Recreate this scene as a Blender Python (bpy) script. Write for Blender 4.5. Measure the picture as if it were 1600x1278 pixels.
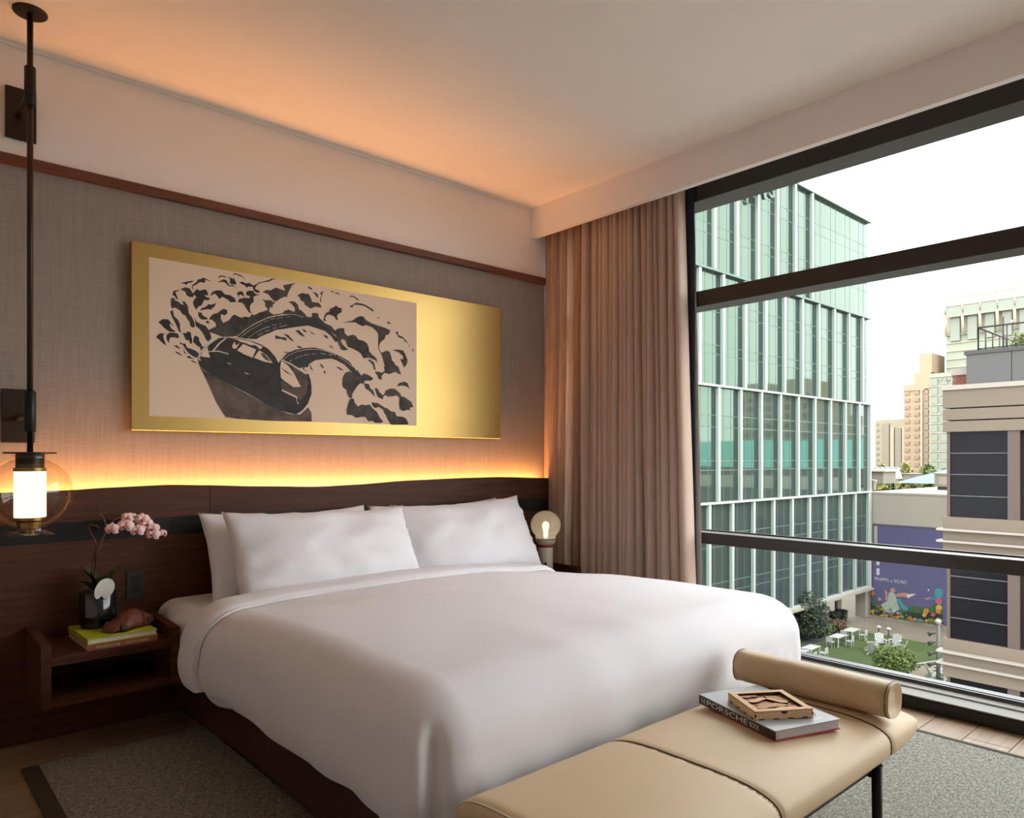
import bpy, bmesh, math, random
from mathutils import Vector, Matrix, noise
from mathutils.geometry import tessellate_polygon
for _o in list(bpy.data.objects): bpy.data.objects.remove(_o, do_unlink=True)
SC = bpy.context.scene
COL = SC.collection
PI = math.pi
# ------------------------------------------------------------------ camera
FPX, HZ, TH = 1120.0, 716.0, math.radians(48.2533)
CAM = Vector((0.0, -3.95, 1.28))
cam_d = bpy.data.cameras.new('camera'); cam = bpy.data.objects.new('camera', cam_d); COL.objects.link(cam)
cam.location = CAM
cam.rotation_euler = (PI/2, 0, TH - PI/2)
cam_d.sensor_fit = 'HORIZONTAL'; cam_d.sensor_width = 36.0
cam_d.lens = 36.0*FPX/1600.0
cam_d.shift_y = (HZ - 639.0)/1600.0
cam_d.clip_start = 0.02; cam_d.clip_end = 3000
SC.camera = cam
# ------------------------------------------------------------------ overcast daylight
W = bpy.data.worlds.new('overcast_sky'); SC.world = W; W.use_nodes = True
bg = W.node_tree.nodes['Background']
bg.inputs['Color'].default_value = (0.95, 0.975, 1.0, 1)
bg.inputs['Strength'].default_value = 2.5
SC.view_settings.view_transform = 'Standard'; SC.view_settings.look = 'None'
SC.view_settings.exposure = 1.53; SC.view_settings.gamma = 1.0
SC.view_settings.use_curve_mapping = False
SC.cycles.max_bounces = 10; SC.cycles.diffuse_bounces = 6; SC.cycles.glossy_bounces = 5
SC.cycles.transparent_max_bounces = 24; SC.cycles.transmission_bounces = 8
SC.cycles.caustics_reflective = False; SC.cycles.caustics_refractive = False
SC.cycles.sample_clamp_indirect = 6.0
SC.cycles.use_denoising = True
SC.cycles.denoising_prefilter = 'ACCURATE'; SC.cycles.denoising_input_passes = 'RGB_ALBEDO_NORMAL'

# ------------------------------------------------------------------ materials
def nmat(name):
    m = bpy.data.materials.new(name); m.use_nodes = True
    nt = m.node_tree; b = nt.nodes['Principled BSDF']
    return m, nt, b
def setp(b, color=None, rough=None, metal=None, spec=None, **k):
    if color is not None: b.inputs['Base Color'].default_value = (*color, 1)
    if rough is not None: b.inputs['Roughness'].default_value = rough
    if metal is not None: b.inputs['Metallic'].default_value = metal
    if spec is not None: b.inputs['Specular IOR Level'].default_value = spec
    for n, v in k.items(): b.inputs[n].default_value = v
def texco(nt, scale=(1,1,1), rot=(0,0,0), kind='Object'):
    tc = nt.nodes.new('ShaderNodeTexCoord'); mp = nt.nodes.new('ShaderNodeMapping')
    mp.inputs['Scale'].default_value = scale; mp.inputs['Rotation'].default_value = rot
    nt.links.new(tc.outputs[kind], mp.inputs['Vector']); return mp.outputs['Vector']
def tnoise(nt, vec, scale, detail=4, rough=.55, dist=0):
    n = nt.nodes.new('ShaderNodeTexNoise'); n.inputs['Scale'].default_value = scale
    n.inputs['Detail'].default_value = detail; n.inputs['Roughness'].default_value = rough
    n.inputs['Distortion'].default_value = dist
    nt.links.new(vec, n.inputs['Vector']); return n.outputs['Fac']
def ramp(nt, fac, stops):
    r = nt.nodes.new('ShaderNodeValToRGB'); e = r.color_ramp.elements
    while len(e) < len(stops): e.new(.5)
    for i, (p, c) in enumerate(stops): e[i].position = p; e[i].color = (*c, 1)
    nt.links.new(fac, r.inputs['Fac']); return r.outputs['Color']
def bump(nt, b, h, strength=.2, dist=.01):
    n = nt.nodes.new('ShaderNodeBump'); n.inputs['Strength'].default_value = strength
    n.inputs['Distance'].default_value = dist
    nt.links.new(h, n.inputs['Height']); nt.links.new(n.outputs['Normal'], b.inputs['Normal'])
def plain(name, color, rough=.6, metal=0, spec=.5, var=.0, nscale=8, bstr=0, **k):
    m, nt, b = nmat(name); setp(b, color, rough, metal, spec, **k)
    if var or bstr:
        f = tnoise(nt, texco(nt), nscale)
        if var:
            lo = tuple(max(0, c*(1-var)) for c in color); hi = tuple(min(1, c*(1+var)) for c in color)
            nt.links.new(ramp(nt, f, [(.3, lo), (.7, hi)]), b.inputs['Base Color'])
        if bstr: bump(nt, b, f, bstr)
    return m
def wood(name, dark, light, scale=(1.2, 18, 18), rough=.42, spec=.4, bs=.08):
    m, nt, b = nmat(name); setp(b, dark, rough, 0, spec)
    v = texco(nt, scale)
    f = tnoise(nt, v, 2.2, 8, .62, .6)
    nt.links.new(ramp(nt, f, [(.28, dark), (.72, light)]), b.inputs['Base Color'])
    bump(nt, b, f, bs, .002); return m
def emit(name, color, strength):
    m = bpy.data.materials.new(name); m.use_nodes = True; nt = m.node_tree
    nt.nodes.remove(nt.nodes['Principled BSDF'])
    e = nt.nodes.new('ShaderNodeEmission'); e.inputs['Color'].default_value = (*color, 1); e.inputs['Strength'].default_value = strength
    nt.links.new(e.outputs['Emission'], nt.nodes['Material Output'].inputs['Surface']); return m
def clear_glass(name, tint, ior=1.5, rough=0.0, refl=1.0, frost=0.0, frostcol=(.9,.85,.78)):
    # thin clear pane: straight-through transmission plus a Fresnel mirror part (and an optional milky film)
    m = bpy.data.materials.new(name); m.use_nodes = True; nt = m.node_tree
    nt.nodes.remove(nt.nodes['Principled BSDF'])
    t = nt.nodes.new('ShaderNodeBsdfTransparent'); t.inputs['Color'].default_value = (*tint, 1)
    g = nt.nodes.new('ShaderNodeBsdfGlossy'); g.inputs['Roughness'].default_value = rough; g.inputs['Color'].default_value = (refl,)*3+(1,)
    fr = nt.nodes.new('ShaderNodeFresnel')
    ge = nt.nodes.new('ShaderNodeNewGeometry'); mi = nt.nodes.new('ShaderNodeMix'); mi.data_type = 'FLOAT'   # both faces of the thin shell reflect alike
    mi.inputs[2].default_value = ior; mi.inputs[3].default_value = 1.0/ior
    nt.links.new(ge.outputs['Backfacing'], mi.inputs[0]); nt.links.new(mi.outputs[0], fr.inputs['IOR'])
    mx = nt.nodes.new('ShaderNodeMixShader')
    nt.links.new(fr.outputs['Fac'], mx.inputs['Fac'])
    base = t.outputs[0]
    if frost:
        d = nt.nodes.new('ShaderNodeBsdfDiffuse'); d.inputs['Color'].default_value = (*frostcol, 1)
        tl = nt.nodes.new('ShaderNodeBsdfTranslucent'); tl.inputs['Color'].default_value = (*frostcol, 1)
        ad = nt.nodes.new('ShaderNodeMixShader'); ad.inputs['Fac'].default_value = .6
        nt.links.new(d.outputs[0], ad.inputs[1]); nt.links.new(tl.outputs[0], ad.inputs[2])
        m2 = nt.nodes.new('ShaderNodeMixShader'); m2.inputs['Fac'].default_value = frost
        nt.links.new(t.outputs[0], m2.inputs[1]); nt.links.new(ad.outputs[0], m2.inputs[2]); base = m2.outputs[0]
    nt.links.new(base, mx.inputs[1]); nt.links.new(g.outputs[0], mx.inputs[2])
    nt.links.new(mx.outputs[0], nt.nodes['Material Output'].inputs['Surface']); return m
def woven(name, c1, c2, sx, sz, bs=.25, rough=.85):
    # two crossed stretched noises give slubby threads
    m, nt, b = nmat(name); setp(b, c1, rough, 0, .2)
    f1 = tnoise(nt, texco(nt, (sx, sx, sx*.03)), 1.0, 3, .6); f2 = tnoise(nt, texco(nt, (sz*.03, sz*.03, sz)), 1.0, 3, .6)
    mx = nt.nodes.new('ShaderNodeMath'); mx.operation = 'ADD'; nt.links.new(f1, mx.inputs[0]); nt.links.new(f2, mx.inputs[1])
    hf = nt.nodes.new('ShaderNodeMath'); hf.operation = 'MULTIPLY'; hf.inputs[1].default_value = .5; nt.links.new(mx.outputs[0], hf.inputs[0])
    nt.links.new(ramp(nt, hf.outputs[0], [(.36, c1), (.64, c2)]), b.inputs['Base Color'])
    bump(nt, b, hf.outputs[0], bs, .003); return m

M = {}
M['white_paint'] = plain('white_paint', (.87,.82,.80), .85, var=.015, nscale=2)
M['ceiling_paint'] = plain('ceiling_paint', (.90,.85,.78), .9, var=.02, nscale=2)
M['wallcloth'] = woven('wallcloth', (.265,.22,.195), (.345,.295,.265), 170, 260, .2)
M['walnut'] = wood('walnut', (.050,.0165,.0095), (.105,.037,.020), (1.2,18,18), .55, .25)
M['walnut_dark'] = wood('walnut_dark', (.035,.013,.009), (.07,.028,.018))
M['rail_wood'] = wood('rail_wood', (.105,.031,.016), (.18,.058,.030), (1, 30, 30))
M['black_band'] = plain('black_band', (.008,.009,.010), .35, spec=.4)
M['floor_wood'] = wood('floor_wood', (.19,.125,.072), (.33,.225,.135), (1.0, 14, 14), .5)
M['floor_wood2'] = wood('floor_wood2', (.22,.145,.085), (.36,.25,.155), (1.0, 14, 14), .5)
M['bronze_metal'] = plain('bronze_metal', (.035,.026,.020), .42, .6, var=.1, nscale=3)
M['window_metal'] = plain('window_metal', (.042,.037,.034), .42, .3, var=.05, nscale=1)
M['sill_metal'] = plain('sill_metal', (.20,.192,.172), .55, .0, var=.06, nscale=2)
M['gold'] = plain('gold', (.47,.315,.105), .38, 1.0, var=.03, nscale=1.5)
M['paper'] = plain('paper', (.78,.61,.47), .8, var=.02, nscale=2)
M['ink'] = plain('ink', (.014,.012,.012), .6, var=.4, nscale=40)
M['ink_wash'] = plain('ink_wash', (.050,.040,.034), .7, var=.8, nscale=14)
M['ink_pale'] = plain('ink_pale', (.095,.070,.055), .7, var=.5, nscale=16)
M['ink_body'] = plain('ink_body', (.026,.020,.018), .7, var=.6, nscale=20)
M['ink_white'] = plain('ink_white', (.66,.58,.52), .8)
def linen(name, c, bs=.08, sc=6):
    m, nt, b = nmat(name); setp(b, c, .75, 0, .25)
    b.inputs['Sheen Weight'].default_value = .15
    f = tnoise(nt, texco(nt, (1,1,1)), sc, 3, .5, .3); f2 = tnoise(nt, texco(nt, (900,900,900)), 1, 1)
    bump(nt, b, f, bs, .02); return m
M['linen'] = linen('linen', (.755,.75,.785))
M['linen2'] = linen('linen2', (.75,.73,.74), .10, 9)
M['drape'] = wood('drape', (.42,.305,.24), (.57,.43,.35), (170, 170, 1.5), .85, .15, .12)
M['navy'] = plain('navy', (.010,.014,.034), .8, var=.1)
M['pale_lining'] = plain('pale_lining', (.55,.53,.50), .8)
def sheer(name, col, fac):
    m = bpy.data.materials.new(name); m.use_nodes = True; nt = m.node_tree
    nt.nodes.remove(nt.nodes['Principled BSDF'])
    t = nt.nodes.new('ShaderNodeBsdfTransparent'); d = nt.nodes.new('ShaderNodeBsdfDiffuse'); tl = nt.nodes.new('ShaderNodeBsdfTranslucent')
    f = tnoise(nt, texco(nt, (160,160,4)), 1, 3)
    c = ramp(nt, f, [(.35, tuple(x*.8 for x in col)), (.65, tuple(x*1.2 for x in col))])
    nt.links.new(c, d.inputs['Color']); nt.links.new(c, tl.inputs['Color'])
    a = nt.nodes.new('ShaderNodeMixShader'); a.inputs['Fac'].default_value = .35
    nt.links.new(d.outputs[0], a.inputs[1]); nt.links.new(tl.outputs[0], a.inputs[2])
    b = nt.nodes.new('ShaderNodeMixShader'); b.inputs['Fac'].default_value = fac
    nt.links.new(t.outputs[0], b.inputs[1]); nt.links.new(a.outputs[0], b.inputs[2])
    nt.links.new(b.outputs[0], nt.nodes['Material Output'].inputs['Surface']); return m
M['sheer'] = sheer('sheer', (.46,.32,.24), .86)
M['leather'] = plain('leather', (.60,.455,.285), .5, spec=.35, var=.04, nscale=3, bstr=.03)
M['seam'] = plain('seam', (.10,.062,.035), .7)
M['thread'] = plain('thread', (.60,.50,.36), .7)
M['black_steel'] = plain('black_steel', (.014,.013,.013), .4, .5)
def rugmat(name):
    m, nt, b = nmat(name); setp(b, (.2,.2,.17), .95, 0, .1)
    v = texco(nt, (1,1,1))
    f = tnoise(nt, texco(nt, (170, 40, 1)), 1, 3, .65); f3 = tnoise(nt, texco(nt, (45, 165, 1)), 1, 2, .6)
    ad = nt.nodes.new('ShaderNodeMath'); ad.operation='ADD'; nt.links.new(f, ad.inputs[0]); nt.links.new(f3, ad.inputs[1])
    hf = nt.nodes.new('ShaderNodeMath'); hf.operation='MULTIPLY'; hf.inputs[1].default_value=.5; nt.links.new(ad.outputs[0], hf.inputs[0])
    nt.links.new(ramp(nt, hf.outputs[0], [(.34,(.075,.075,.062)),(.5,(.24,.235,.20)),(.66,(.46,.45,.39))]), b.inputs['Base Color'])
    bump(nt, b, hf.outputs[0], .5, .006); return m
M['rug'] = rugmat('rug')
M['rug_edge'] = plain('rug_edge', (.05,.042,.034), .9, var=.2, nscale=60)
M['globe_glass'] = clear_glass('globe_glass', (.95,.90,.83), 1.45)
M['smoke_glass'] = clear_glass('smoke_glass', (.72,.66,.58), 1.35, .12, frost=.74, frostcol=(.66,.60,.52))
M['opal'] = emit('opal', (1.0,.86,.56), .75)
M['bulb'] = emit('bulb', (1.0,.86,.62), 2.6)
M['brass'] = plain('brass', (.30,.19,.07), .35, .9)
M['cream'] = plain('cream', (.60,.55,.45), .35)
M['red'] = plain('red', (.42,.015,.02), .4)
M['black'] = plain('black', (.010,.009,.009), .4)
M['window_glass'] = clear_glass('window_glass', (.97,.975,.965), 1.2, .05)
M['led'] = emit('led', (1.0,.47,.13), 1.2)
M['outlet'] = plain('outlet', (.022,.017,.016), .5)

# ------------------------------------------------------------------ geometry helpers
def wloc(o):
    v = Vector((0,0,0))
    while o is not None: v += o.location; o = o.parent
    return v
def link(o, parent=None):
    COL.objects.link(o)
    if parent is not None: o.parent = parent
    return o
def tag(o, label=None, cat=None, group=None, kind=None):
    if label: o['label'] = label
    if cat: o['category'] = cat
    if group: o['group'] = group
    if kind: o['kind'] = kind
    return o
def root(name, loc, label, cat, group=None, kind=None):
    o = bpy.data.objects.new(name, None); o.location = loc; o.empty_display_size = .05; COL.objects.link(o)
    return tag(o, label, cat, group, kind)
def obj(name, me, mat, parent=None, loc=None, smooth=False):
    """me holds world coordinates; they are stored relative to the parent (or to loc for a top-level mesh)."""
    off = wloc(parent) if parent is not None else Vector(loc or (0,0,0))
    me.transform(Matrix.Translation(-off))
    for m in (mat if isinstance(mat, (list, tuple)) else [mat]): me.materials.append(M[m] if isinstance(m, str) else m)
    if smooth:
        for p in me.polygons: p.use_smooth = True
    o = bpy.data.objects.new(name, me)
    if parent is None: o.location = off
    return link(o, parent)
def bm_mesh(bm, name='m'):
    me = bpy.data.meshes.new(name); bmesh.ops.recalc_face_normals(bm, faces=bm.faces); bm.to_mesh(me); bm.free(); return me
def pydata(v, f, name='m'):
    me = bpy.data.meshes.new(name); me.from_pydata([tuple(p) for p in v], [], f); me.update(); return me
def add_box(bm, x0, x1, y0, y1, z0, z1, mi=0):
    vs = [bm.verts.new(c) for c in ((x0,y0,z0),(x1,y0,z0),(x1,y1,z0),(x0,y1,z0),(x0,y0,z1),(x1,y0,z1),(x1,y1,z1),(x0,y1,z1))]
    for q in ((3,2,1,0),(4,5,6,7),(0,1,5,4),(1,2,6,5),(2,3,7,6),(3,0,4,7)):
        f = bm.faces.new([vs[i] for i in q]); f.material_index = mi
    return vs
def box_me(x0, x1, y0, y1, z0, z1, bev=0, seg=2):
    bm = bmesh.new(); add_box(bm, x0, x1, y0, y1, z0, z1)
    if bev: bmesh.ops.bevel(bm, geom=list(bm.edges), offset=bev, segments=seg, affect='EDGES', profile=.6)
    return bm_mesh(bm)
def box(name, ext, mat, parent=None, bev=0, seg=2):
    c = ((ext[0]+ext[1])/2, (ext[2]+ext[3])/2, ext[4]) if parent is None else None
    return obj(name, box_me(*ext, bev, seg), mat, parent, c)
def add_tube(bm, pts, rad, n=10, cap=True, mi=0):
    pts = [Vector(p) for p in pts]; rings = []
    up = Vector((0,0,1))
    for i, p in enumerate(pts):
        t = (pts[min(i+1, len(pts)-1)] - pts[max(i-1, 0)]).normalized()
        a = t.cross(up)
        if a.length < 1e-3: a = t.cross(Vector((1,0,0)))
        a.normalize(); b = t.cross(a).normalized()
        r = rad[i] if isinstance(rad, (list, tuple)) else rad
        rings.append([bm.verts.new(p + (a*math.cos(2*PI*k/n) + b*math.sin(2*PI*k/n))*r) for k in range(n)])
    for A, B in zip(rings, rings[1:]):
        for k in range(n):
            f = bm.faces.new((A[k], A[(k+1)%n], B[(k+1)%n], B[k])); f.smooth = True; f.material_index = mi
    if cap:
        for r_ in (rings[0], rings[-1]):
            f = bm.faces.new(r_); f.material_index = mi
def tube(name, pts, rad, mat, parent=None, n=10, loc=None):
    bm = bmesh.new(); add_tube(bm, pts, rad, n); return obj(name, bm_mesh(bm), mat, parent, loc)
def lathe_me(prof, c=(0,0,0), n=32, cap=True):
    bm = bmesh.new(); rings = []
    for r, z in prof:
        if r < 1e-5: rings.append([bm.verts.new((c[0], c[1], c[2]+z))])
        else: rings.append([bm.verts.new((c[0]+r*math.cos(2*PI*k/n), c[1]+r*math.sin(2*PI*k/n), c[2]+z)) for k in range(n)])
    for A, B in zip(rings, rings[1:]):
        for k in range(n):
            if len(A) == 1 and len(B) == 1: continue
            if len(A) == 1: f = bm.faces.new((A[0], B[k], B[(k+1)%n]))
            elif len(B) == 1: f = bm.faces.new((A[k], A[(k+1)%n], B[0]))
            else: f = bm.faces.new((A[k], A[(k+1)%n], B[(k+1)%n], B[k]))
            f.smooth = True
    if cap:
        for R in (rings[0], rings[-1]):
            if len(R) > 2: bm.faces.new(R)
    return bm_mesh(bm)
def lathe(name, prof, c, mat, parent=None, n=32, cap=True):
    o = obj(name, lathe_me(prof, c, n, cap), mat, parent, c)
    try: o.data.set_sharp_from_angle(angle=math.radians(40))
    except Exception: pass
    return o
def poly_prism(pts, axis, a, b):
    """extrude a 2-D outline between a and b along axis ('x','y','z')"""
    bm = bmesh.new()
    def P(p, d): return {'x': (d, p[0], p[1]), 'y': (p[0], d, p[1]), 'z': (p[0], p[1], d)}[axis]
    A = [bm.verts.new(P(p, a)) for p in pts]; B = [bm.verts.new(P(p, b)) for p in pts]
    bm.faces.new(A); bm.faces.new(B[::-1])
    for i in range(len(pts)): j = (i+1) % len(pts); bm.faces.new((A[i], B[i], B[j], A[j]))
    return bm_mesh(bm)
def text_mesh(s, size, font_w=1.0, ext=0.0, spacing=1.0, align='LEFT'):
    cu = bpy.data.curves.new('t', 'FONT'); cu.body = s; cu.size = size; cu.extrude = ext; cu.space_character = spacing; cu.align_x = align
    cu.resolution_u = 3
    o = bpy.data.objects.new('t', cu); COL.objects.link(o)
    dg = bpy.context.evaluated_depsgraph_get(); dg.update()
    me = bpy.data.meshes.new_from_object(o.evaluated_get(dg))
    bpy.data.objects.remove(o, do_unlink=True); bpy.data.curves.remove(cu)
    return me
def copy_tree(o, parent=None):
    c = o.copy(); COL.objects.link(c)
    if parent is not None: c.parent = parent
    for ch in list(o.children): copy_tree(ch, c)
    return c
def ray(u, v):
    a = (u-800)/FPX; c, s = math.cos(TH), math.sin(TH)
    return (c+a*s, s-a*c, (HZ-v)/FPX)
def onx(u, v, x):     # the point of the survey line through (u, v) that lies at distance x
    d = ray(u, v); t = x/d[0]; return Vector((x, CAM.y+d[1]*t, CAM.z+d[2]*t))
def ony(u, v, y):
    d = ray(u, v); t = (y-CAM.y)/d[1]; return Vector((d[0]*t, y, CAM.z+d[2]*t))
def onz(u, v, z):
    d = ray(u, v); t = (z-CAM.z)/d[2]; return Vector((d[0]*t, CAM.y+d[1]*t, z))
def n3(x, y, z): return noise.noise(Vector((x, y, z)))
def smooth01(t): t = max(0., min(1., t)); return t*t*(3-2*t)

# ================================================================== the room
H = 3.169
XW = 4.05
fl = root('floor', (0,0,0), 'pale brown wooden plank floor', 'floor', kind='structure')
box('subfloor', (-1.6, 4.2, -6.2, 0.1, -.12, -.012), 'walnut_dark', fl)
rnd = random.Random(4)
pm = {}
y = 0.0; row = 0
while y > -6.2:
    x = -1.6 - rnd.random()*1.4
    while x < 4.15:
        x0, x1 = max(x, -1.6), min(x+1.8, 4.15)
        if x1-x0 > .05:
            box('plank', (x0+.001, x1-.001, y-.178, y-.001, -.012, 0), rnd.choice(['floor_wood','floor_wood2']), fl, .0015, 1)
        x += 1.8
    y -= .18; row += 1
ce = box('ceiling', (-1.6, 4.2, -6.2, .1, H, H+.12), 'ceiling_paint'); tag(ce, 'warm lit plain ceiling', 'ceiling', kind='structure')
wb = root('wall_back', (1.3, 0, 0), 'headboard wall with white frieze above woven cloth', 'wall', kind='structure')
box('plaster', (-1.6, 4.3, .004, .12, 0, H), 'white_paint', wb)
box('wall_covering', (-1.6, 3.86, -.002, .004, .0, 2.625), 'wallcloth', wb)
tr = obj('trim_1', poly_prism([(-.002,2.611),(-.030,2.611),(-.034,2.618),(-.034,2.650),(-.028,2.657),(-.002,2.657)], 'x', -1.6, 3.868), 'rail_wood', None, (1.2,0,2.611))
tag(tr, 'red brown wooden picture rail along the headboard wall', 'trim', kind='structure')
tag(box('wall_left', (-1.72, -1.6, -6.2, .12, 0, H), 'white_paint'), 'plain white left side wall', 'wall', kind='structure')
tag(box('wall_front', (-1.72, 4.3, -6.32, -6.2, 0, H), 'white_paint'), 'plain white wall facing the headboard', 'wall', kind='structure')
sf = obj('trim_2', poly_prism([(3.72,2.946),(3.765,2.946),(3.765,H),(3.72,H)], 'y', 0.0, -6.2), 'white_paint', None, (3.74,-3,2.946))
tag(sf, 'white curtain pelmet dropping from the ceiling along the window', 'trim', kind='structure')
tag(box('wall_right', (XW-.02, 4.32, -6.2, .0, 3.05, H), 'white_paint'), 'white wall strip above the window head', 'wall', kind='structure')
tag(box('wall_corner', (XW-.02, 4.3, -.24, .0, 0, 3.05), 'white_paint'), 'narrow wall pier behind the curtains', 'wall', kind='structure')
sh = obj('trim_3', poly_prism([(0,H-.012),(-.006,H-.012),(-.012,H-.001),(0,H-.001)], 'x', -1.6, 3.72), 'ceiling_paint', None, (1,0,H-.012))
tag(sh, 'thin shadow bead between ceiling and white frieze', 'trim', kind='structure')

# window: head, two transoms, sill, posts, panes
wn = root('window_1', (XW, -3, 0), 'floor to ceiling window with dark horizontal transoms', 'window', kind='structure')
GX = 4.115
YA, YM, YB = -.24, -3.95, -6.2
box('head_frame', (3.99, 4.18, YB, YA, 2.944, 3.10), 'window_metal', wn, .004)
box('transom', (3.995, 4.16, YB, YA, 2.262, 2.363), 'window_metal', wn, .003)
box('transom', (3.995, 4.16, YB, YA, .730, .803), 'window_metal', wn, .003)
for yy in (YA-.03, YM, YB+.03): box('post', (4.02, 4.17, yy-.03, yy+.03, .1, 2.96), 'window_metal', wn, .003)
obj('sill', poly_prism([(4.17,.0),(4.17,.112),(4.10,.112),(4.095,.100),(4.035,.092),(4.03,.084),(3.955,.072),(3.955,.066),(3.97,.062),(3.97,.0)], 'y', YB, YA), 'sill_metal', wn)
box('sill_gasket', (4.085, 4.175, YB, YA, .112, .117), 'black', wn)
box('sill_shade_strip', (3.958, 3.969, YB, YA, 0, .06), 'black', wn)  # black strip stands for deep shade on the sill front and floor gap
for (ya, yb) in ((YA-.06, YM+.03), (YM-.03, YB+.06)):
    for (za, zb) in ((.112, .730), (.803, 2.262), (2.363, 2.944)):
        obj('pane', pydata([(GX,ya,za),(GX,yb,za),(GX,yb,zb),(GX,ya,zb)], [(0,1,2,3)]), 'window_glass', wn)
        box('gasket', (GX-.008, GX+.008, yb, ya, za, za+.008), 'black', wn)

# ================================================================== headboard with its light cove
hb = root('headboard', (1.3, -.05, 0), 'long walnut wall headboard with black inlay band and glowing top edge', 'headboard')
HTOP = [(-1.6,1.128),(.419,1.128),(.674,1.131),(.846,1.139),(1.12,1.146),(1.318,1.139),(1.563,1.127),(1.941,1.115),(2.192,1.121),(2.56,1.138),(3.0,1.146),(3.314,1.147),(3.866,1.130)]
def htop(x):
    for (a, za), (b, zb) in zip(HTOP, HTOP[1:]):
        if a <= x <= b:
            t = smooth01((x-a)/(b-a))*.5 + .5*(x-a)/(b-a); return za+(zb-za)*t
    return HTOP[-1][1]
def top_panel(x0, x1):
    n = max(6, int((x1-x0)/.06)); out = [(x0,.984)] + [(x1,.984)] + [(x1-(x1-x0)*i/n, htop(x1-(x1-x0)*i/n)) for i in range(n+1)]
    return poly_prism(out, 'y', -.10, -.072)
for (a, b) in ((-1.6, 1.3165), (1.3195, 3.866)):
    obj('upper_panel', top_panel(a, b), 'walnut', hb)
    box('lower_panel', (a, b, -.10, -.072, .0, .892), 'walnut', hb)
box('inlay_band', (-1.6, 3.866, -.092, -.072, .889, .987), 'black_band', hb)
box('back_board', (-1.6, 3.862, -.072, -.062, .04, 1.09), 'walnut_dark', hb)
box('cleat', (-1.6, 3.84, -.062, -.004, 1.0, 1.03), 'walnut_dark', hb)
box('end_cap', (3.866, 3.878, -.10, -.004, .04, 1.128), 'walnut_dark', hb, .002)
# control plate in the inlay band
cp = obj('control_plate', box_me(1.128, 1.288, -.0955, -.0915, .908, .958, .003), 'black', hb)
for q in range(2):
    bm = bmesh.new(); x0 = 1.140+q*.07
    pts = [Vector((x0+.028+.026*math.cos(t)*(1 if True else 1), -.0962, .933+.016*math.sin(t))) for t in [2*PI*k/16 for k in range(17)]]
    add_tube(bm, pts, .0012, 6); obj('button_rim', bm_mesh(bm), 'outlet', cp)
box('led_strip', (.37, 3.79, -.050, -.034, 1.032, 1.040), 'led', hb)
led_l = bpy.data.lights.new('cove_light', 'AREA'); led_l.shape = 'RECTANGLE'; led_l.size = 3.42; led_l.size_y = .03
led_l.energy = 13.5; led_l.color = (1.0, .40, .105)
lo = bpy.data.objects.new('cove_light', led_l); lo.location = (2.08, -.0465, 1.075); lo.rotation_euler = (PI-.10, 0, 0); COL.objects.link(lo)

# wall outlet
ou = root('power_outlet', (.962, -.10, .588), 'small dark wall outlet plate above the left nightstand', 'outlet')
box('plate', (.921, 1.004, -.107, -.100, .590, .727), 'outlet', ou, .003)
for k, z0 in enumerate((.672, .622)):
    box('socket', (.943, .982, -.1095, -.107, z0, z0+.034), 'black', ou, .002)

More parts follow.
